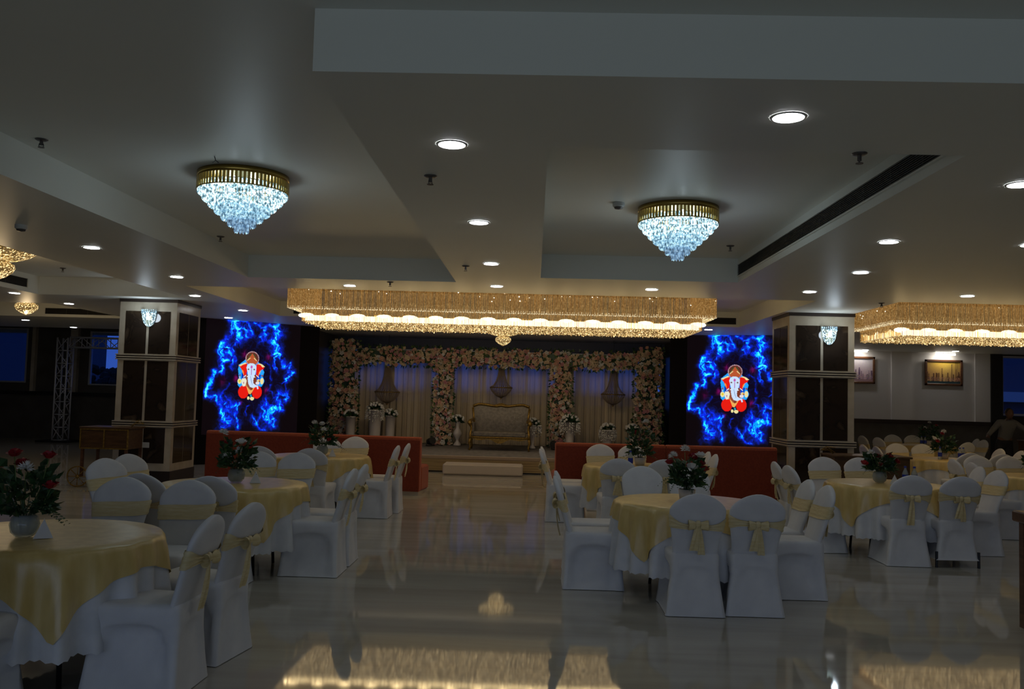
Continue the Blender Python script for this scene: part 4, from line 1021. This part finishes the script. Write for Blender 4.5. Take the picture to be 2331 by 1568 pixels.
CH = [
 # around T1
 (-2.08,4.80,88,'covered chair nearest the camera, side view with gold bow, front left table','long'),
 (-2.04,5.42,80,'covered chair with gold sash tail behind the nearest one, front left table','long'),
 (-2.55,6.18,178,'covered chair with seat showing behind the front left table','tails'),
 (-3.04,6.25,184,'covered chair behind the front left table, right behind its flower bowl','tails'),
 (-2.74,4.22,0,'white covered seat cut by the lower left corner of the picture','tails'),
 # T2
 (-1.95,7.90,90,'covered side-view chair at the middle left table, nearer of the aisle pair','long'),
 (-1.95,8.42,90,'covered side-view chair at the middle left table, rear of the aisle pair','tails'),
 (-2.60,9.35,178,'covered chair facing us behind the middle left table, right of the vase','tails'),
 (-3.03,9.40,182,'covered chair facing us right behind the flowers of the middle left table','tails'),
 (-3.05,7.28,-8,'covered chair from behind, left one before the middle left table','tails2'),
 (-2.54,7.22,3,'covered chair from behind, right one before the middle left table','tails2'),
 (-3.72,8.06,-120,'covered chair below the left pillar, left of the overlapping pair','tails'),
 (-3.77,8.66,-118,'covered chair below the left pillar, right of the overlapping pair','tails'),
 # T3
 (-3.30,11.0,-4,'covered chair seen from behind before the farthest left table, by the orange sofa','tails2'),
 (-2.66,10.85,0,'covered chair seen from behind with hanging gold tails, before the farthest left table','tails'),
 (-2.12,11.55,90,'covered side-view chair at the farthest left table, front one of two','tails'),
 (-2.06,12.10,90,'rear one of two side-view chairs beside the end of the left orange sofa','tails'),
 (-3.08,12.85,180,'covered chair half hidden by flowers against the left orange sofa','tails'),
 (-2.72,13.15,180,'covered chair with broad sash facing us against the left orange sofa','tails'),
 # T4
 (1.25,7.00,0,'covered chair from behind, left one of two before the nearest right table','tails2'),
 (1.71,7.06,0,'covered chair from behind, right one of two before the nearest right table','tails'),
 (.56,7.75,-90,'covered side-view chair at the aisle edge of the nearest right table','long'),
 (.58,8.30,-90,'covered chair hidden behind the side-view one of the nearest right table','tails'),
 (2.18,7.62,92,'covered chair at the right of the nearest right table, closer one','tails'),
 (2.18,8.14,92,'covered chair at the right of the nearest right table, farther one','tails'),
 (1.15,8.85,182,'plain covered chair without sash facing the camera behind the nearest right table','plain'),
 (1.62,8.90,178,'covered chair hidden by the flowers of the nearest right table','plain'),
 # T5
 (.46,11.72,-90,'covered side-view chair at the aisle end of the right orange sofa','long'),
 (.48,12.25,-90,'covered chair behind another at the aisle end of the right orange sofa','tails'),
 (1.00,10.62,0,'covered chair from behind before the right orange sofas, left one','tails'),
 (1.54,10.68,0,'covered chair from behind before the right orange sofas, right one','tails2'),
 (1.02,13.0,180,'covered chair with broad sash facing the camera against the right orange sofa','tails'),
 (1.50,13.05,180,'covered chair behind the flowers against the right orange sofa','tails'),
 (2.05,12.15,90,'narrow-looking covered chair before the right orange sofa, left of two','tails'),
 (2.04,11.62,90,'narrow-looking covered chair before the right orange sofa, right of two','tails'),
 # T6
 (3.21,10.5,-90,'covered chair with hanging bow at the right end of the orange sofa','tails'),
 (3.20,9.98,-82,'covered chair next to the one with the hanging bow, left of the pillar table','tails'),
 (3.82,11.35,180,'covered chair with broad sash facing us before the wooden counter','tails'),
 (4.32,11.45,180,'covered chair facing the camera behind red roses before the wooden counter','tails'),
 (3.84,9.38,0,'covered chair seen from behind with single hanging tail, before the pillar table','long'),
 (4.33,9.40,2,'covered chair seen from behind whose lifted cover shows its feet','lifted'),
 (4.92,10.10,95,'covered chair at the right of the pillar table, nearer of two','tails'),
 (4.97,10.68,85,'covered chair at the right of the pillar table, half hidden second of two','tails'),
 # T7
 (6.18,15.75,-90,'covered chair left of the far right table, rear one by the wooden counter','tails'),
 (6.18,15.15,-90,'covered chair left of the far right table, front one by the wooden counter','tails'),
 (6.78,16.3,180,'covered chair facing us behind the far right table, left one','tails'),
 (7.25,16.3,180,'covered chair facing us behind the far right table, right one','tails'),
 (6.78,14.2,0,'covered chair seen from behind before the far right table, left one','tails'),
 (7.22,14.1,0,'covered chair seen from behind before the far right table, right one','tails'),
 (7.82,15.65,90,'brightly lit covered chair right of the far right table, rear one','tails'),
 (7.86,15.05,90,'brightly lit covered chair right of the far right table, front one','tails'),
 # T8
 (6.55,12.85,180,'covered chair behind the picture-edge table, left one','tails'),
 (7.02,12.85,180,'covered chair behind the picture-edge table, right one with broad sash','tails'),
 (6.02,12.05,-90,'covered chair left of the picture-edge table, rear one','tails'),
 (5.95,11.40,-90,'covered chair left of the picture-edge table, front one','tails'),
 # T9
 (8.72,21.3,180,'covered chair facing the camera at the rearmost table, left one','tails'),
 (9.20,21.3,180,'covered chair facing the camera at the rearmost table, beside the water bottles','tails'),
 (7.85,20.4,-80,'covered chair at the left of the rearmost table, left of the pair','tails'),
 (7.88,19.6,-75,'covered chair at the left of the rearmost table, right of the pair','tails'),
 (8.72,18.5,20,'wide-looking covered chair before the rearmost table','tails'),
 (9.62,19.75,95,'covered chair right of the rearmost table, left of the pair','tails'),
 (9.74,20.35,85,'covered chair right of the rearmost table, right of the pair','tails'),
]
for x, y, f, lab, kind in CH:
    c = chair(x, y, f, 'white ' + lab, kind)

# ------------------------------------------------------------------ table centrepieces
def rose_mesh(m, r=.034):
    mb = MB(); q = random.Random(4)
    mb.sph((0,0,0), r*.55, 8, 6)
    for ring, (n, rad, tilt) in enumerate(((3,.55,.2),(4,.8,.5),(5,1.05,.95))):
        for k in range(n):
            a = 2*PI*k/n + ring*.7; d = Vector((math.cos(a), math.sin(a), 0)); s_ = Vector((-d.y, d.x, 0)); R0 = r*rad
            b0 = d*R0*.45 + Vector((0,0,-r*.5)); m1 = d*R0*(.75+.3*tilt) + Vector((0,0,r*.15)); e = d*R0*(.7+.55*tilt) + Vector((0,0,r*(.8-.7*tilt)))
            mb.add([b0 - s_*r*.3, b0 + s_*r*.3, m1 + s_*r*.62, e + s_*r*.35, e - s_*r*.35, m1 - s_*r*.62], [(0,1,2,5),(5,2,3,4)], True)
    me = mb.mesh('rose'); me.materials.append(m); return me
def mum_mesh(m, r=.045):
    mb = MB(); q = random.Random(9)
    for k in range(60):
        a = q.uniform(0,2*PI); e = q.uniform(-.1,1.5); d = Vector((math.cos(a)*math.cos(e), math.sin(a)*math.cos(e), math.sin(e)))
        leaf(mb, d*r*.15, d, r*.95, r*.12, q)
    me = mb.mesh('chrysanthemum'); me.materials.append(m); return me
ME['rose'] = rose_mesh(M['rose']); ME['mum'] = mum_mesh(M['white_flower']); ME['lily'] = rose_mesh(M['white_flower'], .04)
def centrepiece(x, y, label, seed, reds, whites, H=.40, bowl='glass', spread=.22, low=True):
    q = random.Random(seed)
    t = thing('flower_vase', label, 'flower arrangement', (x, y, .762), q.uniform(0,6) if seed > 20 else 0, 'fresh flower bowls on the tables')
    if bowl == 'glass':
        MB().lathe([(.0001,.004),(.045,.004),(.07,.03),(.078,.07),(.068,.11),(.052,.125),(.048,.122),(.062,.108),(.071,.07),(.063,.034),(.04,.012),(.0001,.012)], n=28).build('glass_bowl', M['glassy'], t)
    else:
        MB().lathe([(.0001,.0),(.06,.0),(.075,.10),(.07,.10),(.05,.01)], n=20).build('ceramic_bowl', M['pot'], t)
    st = MB(); f = MB()
    for k in range(16):
        a = q.uniform(0,2*PI); st.tube([(.02*math.cos(a),.02*math.sin(a),.02),(.03*math.cos(a),.03*math.sin(a),.12),(spread*.4*math.cos(a),spread*.4*math.sin(a),.22)], .003, 4)
    for k in range(260):
        a = q.uniform(0,2*PI); e = q.uniform(-.25,1.3); rad = spread*q.uniform(.2,.62); hh = .16 + H*.38*math.sin(max(0,e))*q.uniform(.3,1.4)
        leaf(f, (rad*math.cos(a), rad*math.sin(a), hh), (math.cos(a), math.sin(a), math.sin(e)-.1), q.uniform(.05,.09), q.uniform(.016,.028), q)
    # fern fronds hanging low
    for k in range(11):
        a = q.uniform(0,2*PI) ; L_ = spread*q.uniform(.85,1.25); up_ = q.uniform(.0,.10); s0 = Vector((-math.sin(a), math.cos(a), 0))
        for i in range(14):
            u = (i+1)/14; p = Vector((L_*u*math.cos(a), L_*u*math.sin(a), .15+up_*math.sin(u*2.2)-.09*u*u)); w = .045*(1-u)+.008
            for s_ in (-1,1):
                leaf(f, p, s0*s_ + Vector((math.cos(a)*.6, math.sin(a)*.6, -.15)), w*1.2, .006, q)
    o = st.build('stems', M['leaf'], t); o = f.build('foliage', M['leaf'], t); o['kind'] = 'stuff'
    sm_ = MB()
    def put(me, nm, px, pz, dy, s_=1):
        o = obj(nm, me, None, t, (px, dy, pz)); o.rotation_euler = (q.uniform(-.2,.9), q.uniform(-.4,.4), q.uniform(0,6)); o.scale = (s_,)*3
        sm_.tube([(px*.2, dy*.2, .15), (px*.7, dy*.8, pz*.6), (px, dy, pz-.02)], .0028, 4)
    for i, (px, pz) in enumerate(reds): put(ME['rose'], 'rose', px, pz, -q.uniform(.0,.08))
    for i, (px, pz) in enumerate(whites): put(ME['mum'] if i % 2 == 0 else ME['lily'], 'chrysanthemum' if i % 2 == 0 else 'white_bloom', px, pz, -q.uniform(.02,.1))
    sm_.build('flower_stems', M['leaf_light'], t)
gm = bpy.data.materials.new('thin glass bowl'); gm.use_nodes = True; nt = gm.node_tree; nt.nodes.clear()
_o = nt.nodes.new('ShaderNodeOutputMaterial'); _t = nt.nodes.new('ShaderNodeBsdfTransparent'); _g = nt.nodes.new('ShaderNodeBsdfPrincipled'); _x = nt.nodes.new('ShaderNodeMixShader')
_t.inputs[0].default_value = (.85,.9,.9,1); _g.inputs['Base Color'].default_value = (.55,.58,.56,1); _g.inputs['Roughness'].default_value = .06; _x.inputs[0].default_value = .45
nt.links.new(_t.outputs[0], _x.inputs[1]); nt.links.new(_g.outputs[0], _x.inputs[2]); nt.links.new(_x.outputs[0], _o.inputs[0]); M['glassy'] = gm
centrepiece(-2.82, 4.88, 'glass bowl with tall red roses and one white bloom on the front left table', 11, [(-.04,.47),(.13,.46),(-.02,.415),(.17,.30),(-.16,.40)], [(.035,.385)], .50)
centrepiece(-2.70, 8.02, 'glass bowl with white blooms and red roses on the middle left table', 12, [(-.10,.36),(.12,.33),(.02,.37)], [(-.10,.45),(.03,.30),(-.06,.24),(.06,.38)], .45)
centrepiece(-2.80, 11.70, 'bowl of mixed white flowers on the farthest left table', 23, [(.18,.22),(-.1,.2)], [(-.12,.42),(.02,.42),(.14,.34)], .45, spread=.26)
centrepiece(1.33, 7.62, 'gold bowl with white chrysanthemums and dark red roses on the nearest right table', 14, [(-.16,.33),(.12,.33),(.14,.28),(.05,.38)], [(-.04,.44),(.10,.40),(-.13,.38),(.03,.30)], .40, 'pot', .20)
centrepiece(1.40, 11.55, 'tall dark green arrangement on the table before the right orange sofas', 25, [(.1,.42),(.16,.25)], [(-.03,.56)], .60, 'pot', .24)
centrepiece(3.88, 9.98, 'glass bowl with a fan of red roses on the table before the right pillar', 16, [(-.03,.30),(.09,.30),(.17,.25),(-.19,.22),(.02,.20)], [(-.13,.33)], .28)
centrepiece(6.88, 14.95, 'bowl with white and red lilies on the far right table', 27, [(.02,.42),(.2,.30),(-.1,.30)], [(-.12,.45),(.18,.34),(.05,.30)], .42, 'pot', .26)
centrepiece(6.52, 11.6, 'dark green arrangement cut by the right picture edge', 28, [(.05,.3)], [], .34)
centrepiece(8.95, 20.2, 'bowl of flowers on the rearmost table under the amber picture', 29, [(-.2,.45),(.1,.35)], [(-.05,.5),(.05,.38)], .55, 'pot', .3)

# napkin cards and water bottles
def napkin(x, y, rz, label):
    o = MB().add([(-.05,-.02,0),(.05,-.02,0),(0,.05,0),(0,0,.11),(.0,-.012,.105)], [(0,1,4),(1,2,3,4),(2,0,4,3),(0,2,1)]).build('napkin', M['cloth_white'], loc=(x,y,.763), rz=rz)
    tag(o, label, 'napkin', 'white folded napkins on the tables')
napkin(-2.70,4.86,.5,'white folded napkin right of the glass bowl on the front left table'); napkin(-2.52,8.02,.2,'white folded napkin by the bowl on the middle left table')
napkin(3.98,9.82,-.4,'white folded napkin left of the bottles on the pillar table'); napkin(-2.62,11.5,.3,'white folded napkin before the farthest left flower bowl')
ME['btl'] = MB().lathe([(.0001,0),(.03,0),(.032,.02),(.032,.13),(.012,.175),(.012,.19)], n=14).mesh('bottle_body'); ME['btl'].materials.append(M['glassy'])
ME['lab'] = MB().lathe([(.0328,.05),(.0328,.115)], n=14).mesh('paper_label'); ME['lab'].materials.append(M['blue_cap'])
ME['cap'] = MB().cyl((0,0,.188), .0145, .018, 10).mesh('cap'); ME['cap'].materials.append(M['blue_cap'])
for x, y, lab in ((4.08,9.78,'left water bottle beside the red roses, pillar table'),(4.17,9.76,'right water bottle beside the red roses, pillar table'),
   (6.72,14.75,'water bottle left of the bowl on the far right table'),(7.02,14.7,'water bottle right of the bowl on the far right table'),(7.10,14.75,'second water bottle right of the bowl on the far right table'),
   (8.66,19.9,'left water bottle on the rearmost table'),(8.74,19.9,'right water bottle on the rearmost table'),(1.24,11.2,'water bottle with blue label left of the tall green arrangement')):
    t = thing('water_bottle', 'small blue-labelled ' + lab, 'bottle', (x, y, .762), 0, 'water bottles on the tables')
    obj('bottle_body', ME['btl'], None, t); obj('paper_label', ME['lab'], None, t); obj('cap', ME['cap'], None, t)

# ------------------------------------------------------------------ truss, cart, counters
def truss_run(mb, p0, p1, w, step):
    p0, p1 = Vector(p0), Vector(p1); d = (p1-p0); L_ = d.length; d.normalize()
    u = d.orthogonal().normalized(); 
    if abs(d.z) > .9: u = Vector((1,0,0))
    else: u = Vector((0,0,1))
    v = d.cross(u); cs = [(u*a+v*b)*w/2 for a, b in ((-1,-1),(1,-1),(1,1),(-1,1))]
    for c in cs: mb.tube([p0+c, p1+c], .024, 6)
    n = int(L_/step)
    for i in range(n):
        a, b = p0 + d*(i*L_/n), p0 + d*((i+1)*L_/n)
        for k in range(4):
            c1, c2 = cs[k], cs[(k+1) % 4]
            mb.tube([a+c1, a+c2], .012, 5); mb.tube([a+c1, b+c2] if i % 2 else [a+c2, b+c1], .012, 5)
t = thing('truss_gate', 'grey aluminium lattice truss stand by the far left windows', 'truss', (-13.18, 24.3, 0))
mb = MB(); truss_run(mb, (0,0,.05), (0,0,2.9), .30, .33); mb.build('truss_post', M['alu'], t)
mb = MB(); truss_run(mb, (.2,0,2.78), (4.6,0,2.78), .28, .33); mb.build('truss_beam', M['alu'], t)
mb = MB(); truss_run(mb, (4.8,0,.05), (4.8,0,2.9), .36, .33); mb.build('truss_post', M['alu'], t)
MB().box(-.45,.45,-.45,.45,0,.05).build('base_plate', M['darkmetal'], t); MB().box(4.35,5.25,-.45,.45,0,.05).build('base_plate', M['darkmetal'], t)

def cart(x, y, rz, w, d, ztop, zbot, label, wheel=True, wr=.16):
    t = thing('wooden_cart', label, 'cart', (x, y, 0), rz, 'wooden serving carts by the pillars')
    MB().rbox(-w/2,w/2,-d/2,d/2,ztop-.03,ztop,.006).build('cart_top', M['wood_mid'], t)
    b = MB().box(-w/2+.03,w/2-.03,-d/2+.03,d/2-.03,zbot,ztop-.03); b.build('cart_box', M['wood_mid'], t)
    f = MB()
    for z in (zbot, ztop-.05): f.box(-w/2+.01,w/2-.01,-d/2+.012,-d/2+.03,z,z+.02)
    for q in (-w/2+.01, -.01, w/2-.03): f.box(q,q+.02,-d/2+.01,-d/2+.03,zbot,ztop-.03)
    f.build('panel_frame', M['gold_paint'], t)
    for sx in (-1,1):
        for sy in (-1,1): MB().box(sx*(w/2-.05)-.02,sx*(w/2-.05)+.02,sy*(d/2-.05)-.02,sy*(d/2-.05)+.02,0 if not wheel or sx > 0 else wr,zbot).build('leg', M['wood'], t)
    if wheel:
        for sy in (-1,1):
            q = MB(); yy = sy*(d/2+.03); cx = -w/2+.03
            q.tube([(cx+wr*math.cos(a*PI/14), yy, wr+wr*.95*math.sin(a*PI/14)) for a in range(28)], .011, 6, closed=True)
            for k in range(8): a = k*PI/4; q.tube([(cx,yy,wr),(cx+wr*math.cos(a),yy,wr+wr*.95*math.sin(a))], .007, 5)
            q.sph((cx,yy,wr), .03, 8, 6)
            q.build('wheel', M['gold_paint'], t)
    w_ = MB()
    for s_ in (0,1): w_.tube([(w/2-.1+.0, 0, ztop),(w/2-.02,0,ztop+.06+.03*s_),(w/2+.1,.02,ztop+.05),(w/2+.02,.03,ztop+.11),(w/2-.12,.02,ztop+.07*s_+.02)], .006, 5)
    w_.build('wire_scroll', M['gold_paint'], t)
    return t
cart(-6.80, 14.12, 0, .80, .60, .95, .60, 'wooden display cart with gold spoked wheel in front of the left pillar', True, .165)
cart(4.98, 13.35, PI, 1.15, .6, .88, .50, 'wooden counter with scrolled wire in front of the right marble pillar', False)
cart(10.9, 18.6, 0, 1.4, .6, .98, .50, 'dark wooden counter with pale tray at the right, by the standing man', False)
o = MB().rbox(10.35,11.5,18.40,18.75,.985,1.03,.01).build('serving_tray', M['cream_stone']); tag(o, 'pale serving tray on the counter by the standing man', 'tray')
t = thing('side_table', 'dark wooden table corner and leg at the right picture edge in the foreground', 'table', (4.20, 6.5, 0))
MB().rbox(-.57,.6,-.3,.3,.78,.86,.01).build('table_top', M['wood'], t)
for sx in (-.50,.52):
    for sy in (-.24,.24): MB().box(sx-.03,sx+.03,sy-.03,sy+.03,0,.78).build('leg', M['wood'], t)

# ------------------------------------------------------------------ framed pictures with lamps
def painting(x0, x1, z0, z1, mode, label, lamp_label, lx):
    w, h = x1-x0, z1-z0
    t = thing('framed_picture', label, 'picture', ((x0+x1)/2, 23.93, (z0+z1)/2), 0, 'framed skyline paintings on the white wall')
    f = MB(); e = .06
    f.rbox(-w/2,w/2,-.03,.02,-h/2,-h/2+e,.008); f.rbox(-w/2,w/2,-.03,.02,h/2-e,h/2,.008); f.rbox(-w/2,-w/2+e,-.03,.02,-h/2,h/2,.008); f.rbox(w/2-e,w/2,-.03,.02,-h/2,h/2,.008)
    f.build('frame', M['wood'], t)
    nx, ny = 90, 56; W_, H_ = w-2*e+.02, h-2*e+.02; vs = []; cl = []; q = random.Random(5 if mode else 8)
    towers = [(q.uniform(0,1), q.uniform(.008,.03), q.uniform(.12,.40)) for _ in range(26)] + ([(.74,.012,.75),(.86,.010,.85),(.90,.008,.8),(.45,.016,.55)] if mode else [(.15,.02,.6),(.3,.03,.5),(.6,.03,.45)])
    for j in range(ny+1):
        v = j/ny
        for i in range(nx+1):
            u = i/nx; vs.append(((u-.5)*W_, -.005, (v-.5)*H_)); n_ = q.uniform(-.04,.04)
            if mode: c = [.62-.25*abs(u-.45)+n_, .36+.05*v-.2*abs(u-.5)+n_, .05+.10*(1-v)]
            else: c = [.50+.1*(1-v)+n_, .38+.1*v+n_, .42+.08*v]
            if v < .12: c = [.03,.06,.07] if mode else [.30,.18,.20]
            hgt = .20
            for tx, tw, th in towers:
                if abs(u-tx) < tw*(1-.5*v) and .12 < v < .16+th: c = [.13+n_, .06+n_*.5, .03] if mode else [.16+n_,.10+n_,.16]
            if .13 < v < .30 and q.random() < .5: c = [q.uniform(.2,.7), q.uniform(.1,.4), q.uniform(.05,.25)] if mode else [q.uniform(.2,.6), q.uniform(.15,.4), q.uniform(.2,.4)]
            cl.append([max(.01,a) for a in c] + [1])
    fs = [(j*(nx+1)+i, j*(nx+1)+i+1, (j+1)*(nx+1)+i+1, (j+1)*(nx+1)+i) for j in range(ny) for i in range(nx)]
    me = bpy.data.meshes.new('canvas'); me.from_pydata(vs, [], fs); ca = me.color_attributes.new('Col','FLOAT_COLOR','POINT'); ca.data.foreach_set('color', np.array(cl, np.float32).ravel())
    obj('canvas', me, M['painting'], t)
    t = thing('picture_light', lamp_label, 'wall lamp', (lx, 23.96, z1+.12), 0, 'white picture lamps')
    MB().tube([(0,0,.06),(0,-.10,.10),(0,-.14,.03)], .012, 6).build('arm', M['chrome'], t)
    MB().tube([(-.26,-.14,.02),(.26,-.14,.02)], .026, 8).build('lamp_tube', M['pic_lamp'], t)
    area('picture_lamp_light', (lx, 23.80, z1+.10), (R(15),0,0), .5, .04, 2.2, (1,.93,.82))
M['pic_lamp'] = mat('white lamp tube', (1,1,1), .4, emit=(1,.95,.85), es=9)
painting(10.50,11.50,2.20,2.90,1,'framed amber skyline painting on the white wall','lit tube lamp above the amber skyline painting',11.0)
painting(8.15,9.17,2.20,2.93,0,'framed violet harbour painting half hidden by the right pillar','lit tube lamp above the violet painting beside the pillar',8.66)

# ------------------------------------------------------------------ the man behind the counter
def man(x, y):
    t = thing('person', 'man in a white shirt leaning over the counter at the far right', 'person', (x, y, 0), 0)
    J = {'pel':(0,.05,.92,.14,.11), 'sp1':(0,.0,1.05,.135,.10),'sp2':(0,-.05,1.20,.15,.11),'ch':(0,-.09,1.30,.13,.09),'nk':(0,-.13,1.38,.055,.055),'hd0':(0,-.16,1.44,.06,.065),
      'shl':(-.17,-.08,1.32,.07,.065),'ell':(-.34,-.12,1.15,.045,.042),'wrl':(-.50,-.26,1.04,.03,.028),'hal':(-.55,-.32,1.02,.035,.018),
      'shr':(.17,-.08,1.32,.07,.065),'elr':(.40,-.12,1.17,.045,.042),'wrr':(.56,-.30,1.08,.03,.028),'har':(.60,-.37,1.07,.035,.018),
      'hpl':(-.10,.05,.86,.09,.09),'knl':(-.11,.02,.48,.06,.06),'anl':(-.12,.05,.09,.04,.045),'tol':(-.13,-.12,.04,.045,.03),
      'hpr':(.10,.05,.86,.09,.09),'knr':(.11,.02,.48,.06,.06),'anr':(.12,.05,.09,.04,.045),'tor':(.13,-.12,.04,.045,.03)}
    E = [('pel','sp1'),('sp1','sp2'),('sp2','ch'),('ch','nk'),('nk','hd0'),('ch','shl'),('shl','ell'),('ell','wrl'),('wrl','hal'),('ch','shr'),('shr','elr'),('elr','wrr'),('wrr','har'),
         ('pel','hpl'),('hpl','knl'),('knl','anl'),('anl','tol'),('pel','hpr'),('hpr','knr'),('knr','anr'),('anr','tor')]
    keys = list(J)
    for h, w in (('hal','l'),('har','r')):        # five fingers on each hand
        hx_, hy_, hz_ = J[h][:3]
        for i, (dx, L_) in enumerate(((-.026,.055),(-.009,.068),(.009,.064),(.026,.05))):
            a, b = 'f%s%da' % (w,i), 'f%s%db' % (w,i); J[a] = (hx_+dx,hy_-.03-L_*.5,hz_+.004,.0085,.0085); J[b] = (hx_+dx*1.2,hy_-.03-L_,hz_-.010,.007,.007); E += [(h,a),(a,b)]
        s_ = 1 if w == 'l' else -1; J['t'+w] = (hx_+s_*.05,hy_-.01,hz_,.009,.009); E.append((h,'t'+w))
    keys = list(J)
    def skin(name, keep, m, grow=0, root='pel'):
        ks = [k for k in keys if k in keep]; ix = {k:i for i,k in enumerate(ks)}
        me = bpy.data.meshes.new(name); me.from_pydata([J[k][:3] for k in ks], [(ix[a],ix[b]) for a,b in E if a in ix and b in ix], [])
        o = obj(name, me, m, t); md = o.modifiers.new('skin','SKIN'); o.modifiers.new('sub','SUBSURF').render_levels = 2
        for i, k in enumerate(ks):
            sv = me.skin_vertices[0].data[i]; sv.radius = (J[k][3]+grow, J[k][4]+grow); sv.use_root = (k == root)
        return o
    skin('body', keys, M['skin'])
    skin('shirt', ['pel','sp1','sp2','ch','nk','shl','ell','shr','elr','wrr','wrl'], M['shirt'], .014)
    skin('trousers', ['pel','sp1','hpl','knl','anl','hpr','knr','anr'], M['trouser'], .010)
    hd = MB(); hd.sph((0,-.185,1.525), .082, 16, 12, 1.28, .92, 1.08); hd.sph((0,-.275,1.515), .014, 8, 6, 1.5); hd.sph((-.08,-.18,1.52), .018, 6, 5, 1.5, .4, 1); hd.sph((.08,-.18,1.52), .018, 6, 5, 1.5, .4, 1)
    hd.sph((0,-.265,1.472), .018, 8, 5, .35, 1.5, .6)
    hd.build('head', M['skin'], t)
    ey = MB(); ey.sph((-.03,-.262,1.535), .011, 6, 5, .7); ey.sph((.03,-.262,1.535), .011, 6, 5, .7); ey.build('eyes', M['hair'], t)
    hr = MB(); hr.lathe([(.086*math.sin(a*PI/16), .112*math.cos(a*PI/16)) for a in range(0,9)][::-1] , (0,-.165,1.535), 16, True); hr.v = [(x_*1.0, y_, z_) for x_, y_, z_ in hr.v]
    hr.build('hair', M['hair'], t)
man(10.1, 19.15)

for _k in ('amber_strand','amber_lit','edge_bead','cool_hi','cool_mid','cool_lo','glint','screen'): M[_k].cycles.emission_sampling = 'NONE'
print('objects', len(bpy.data.objects))
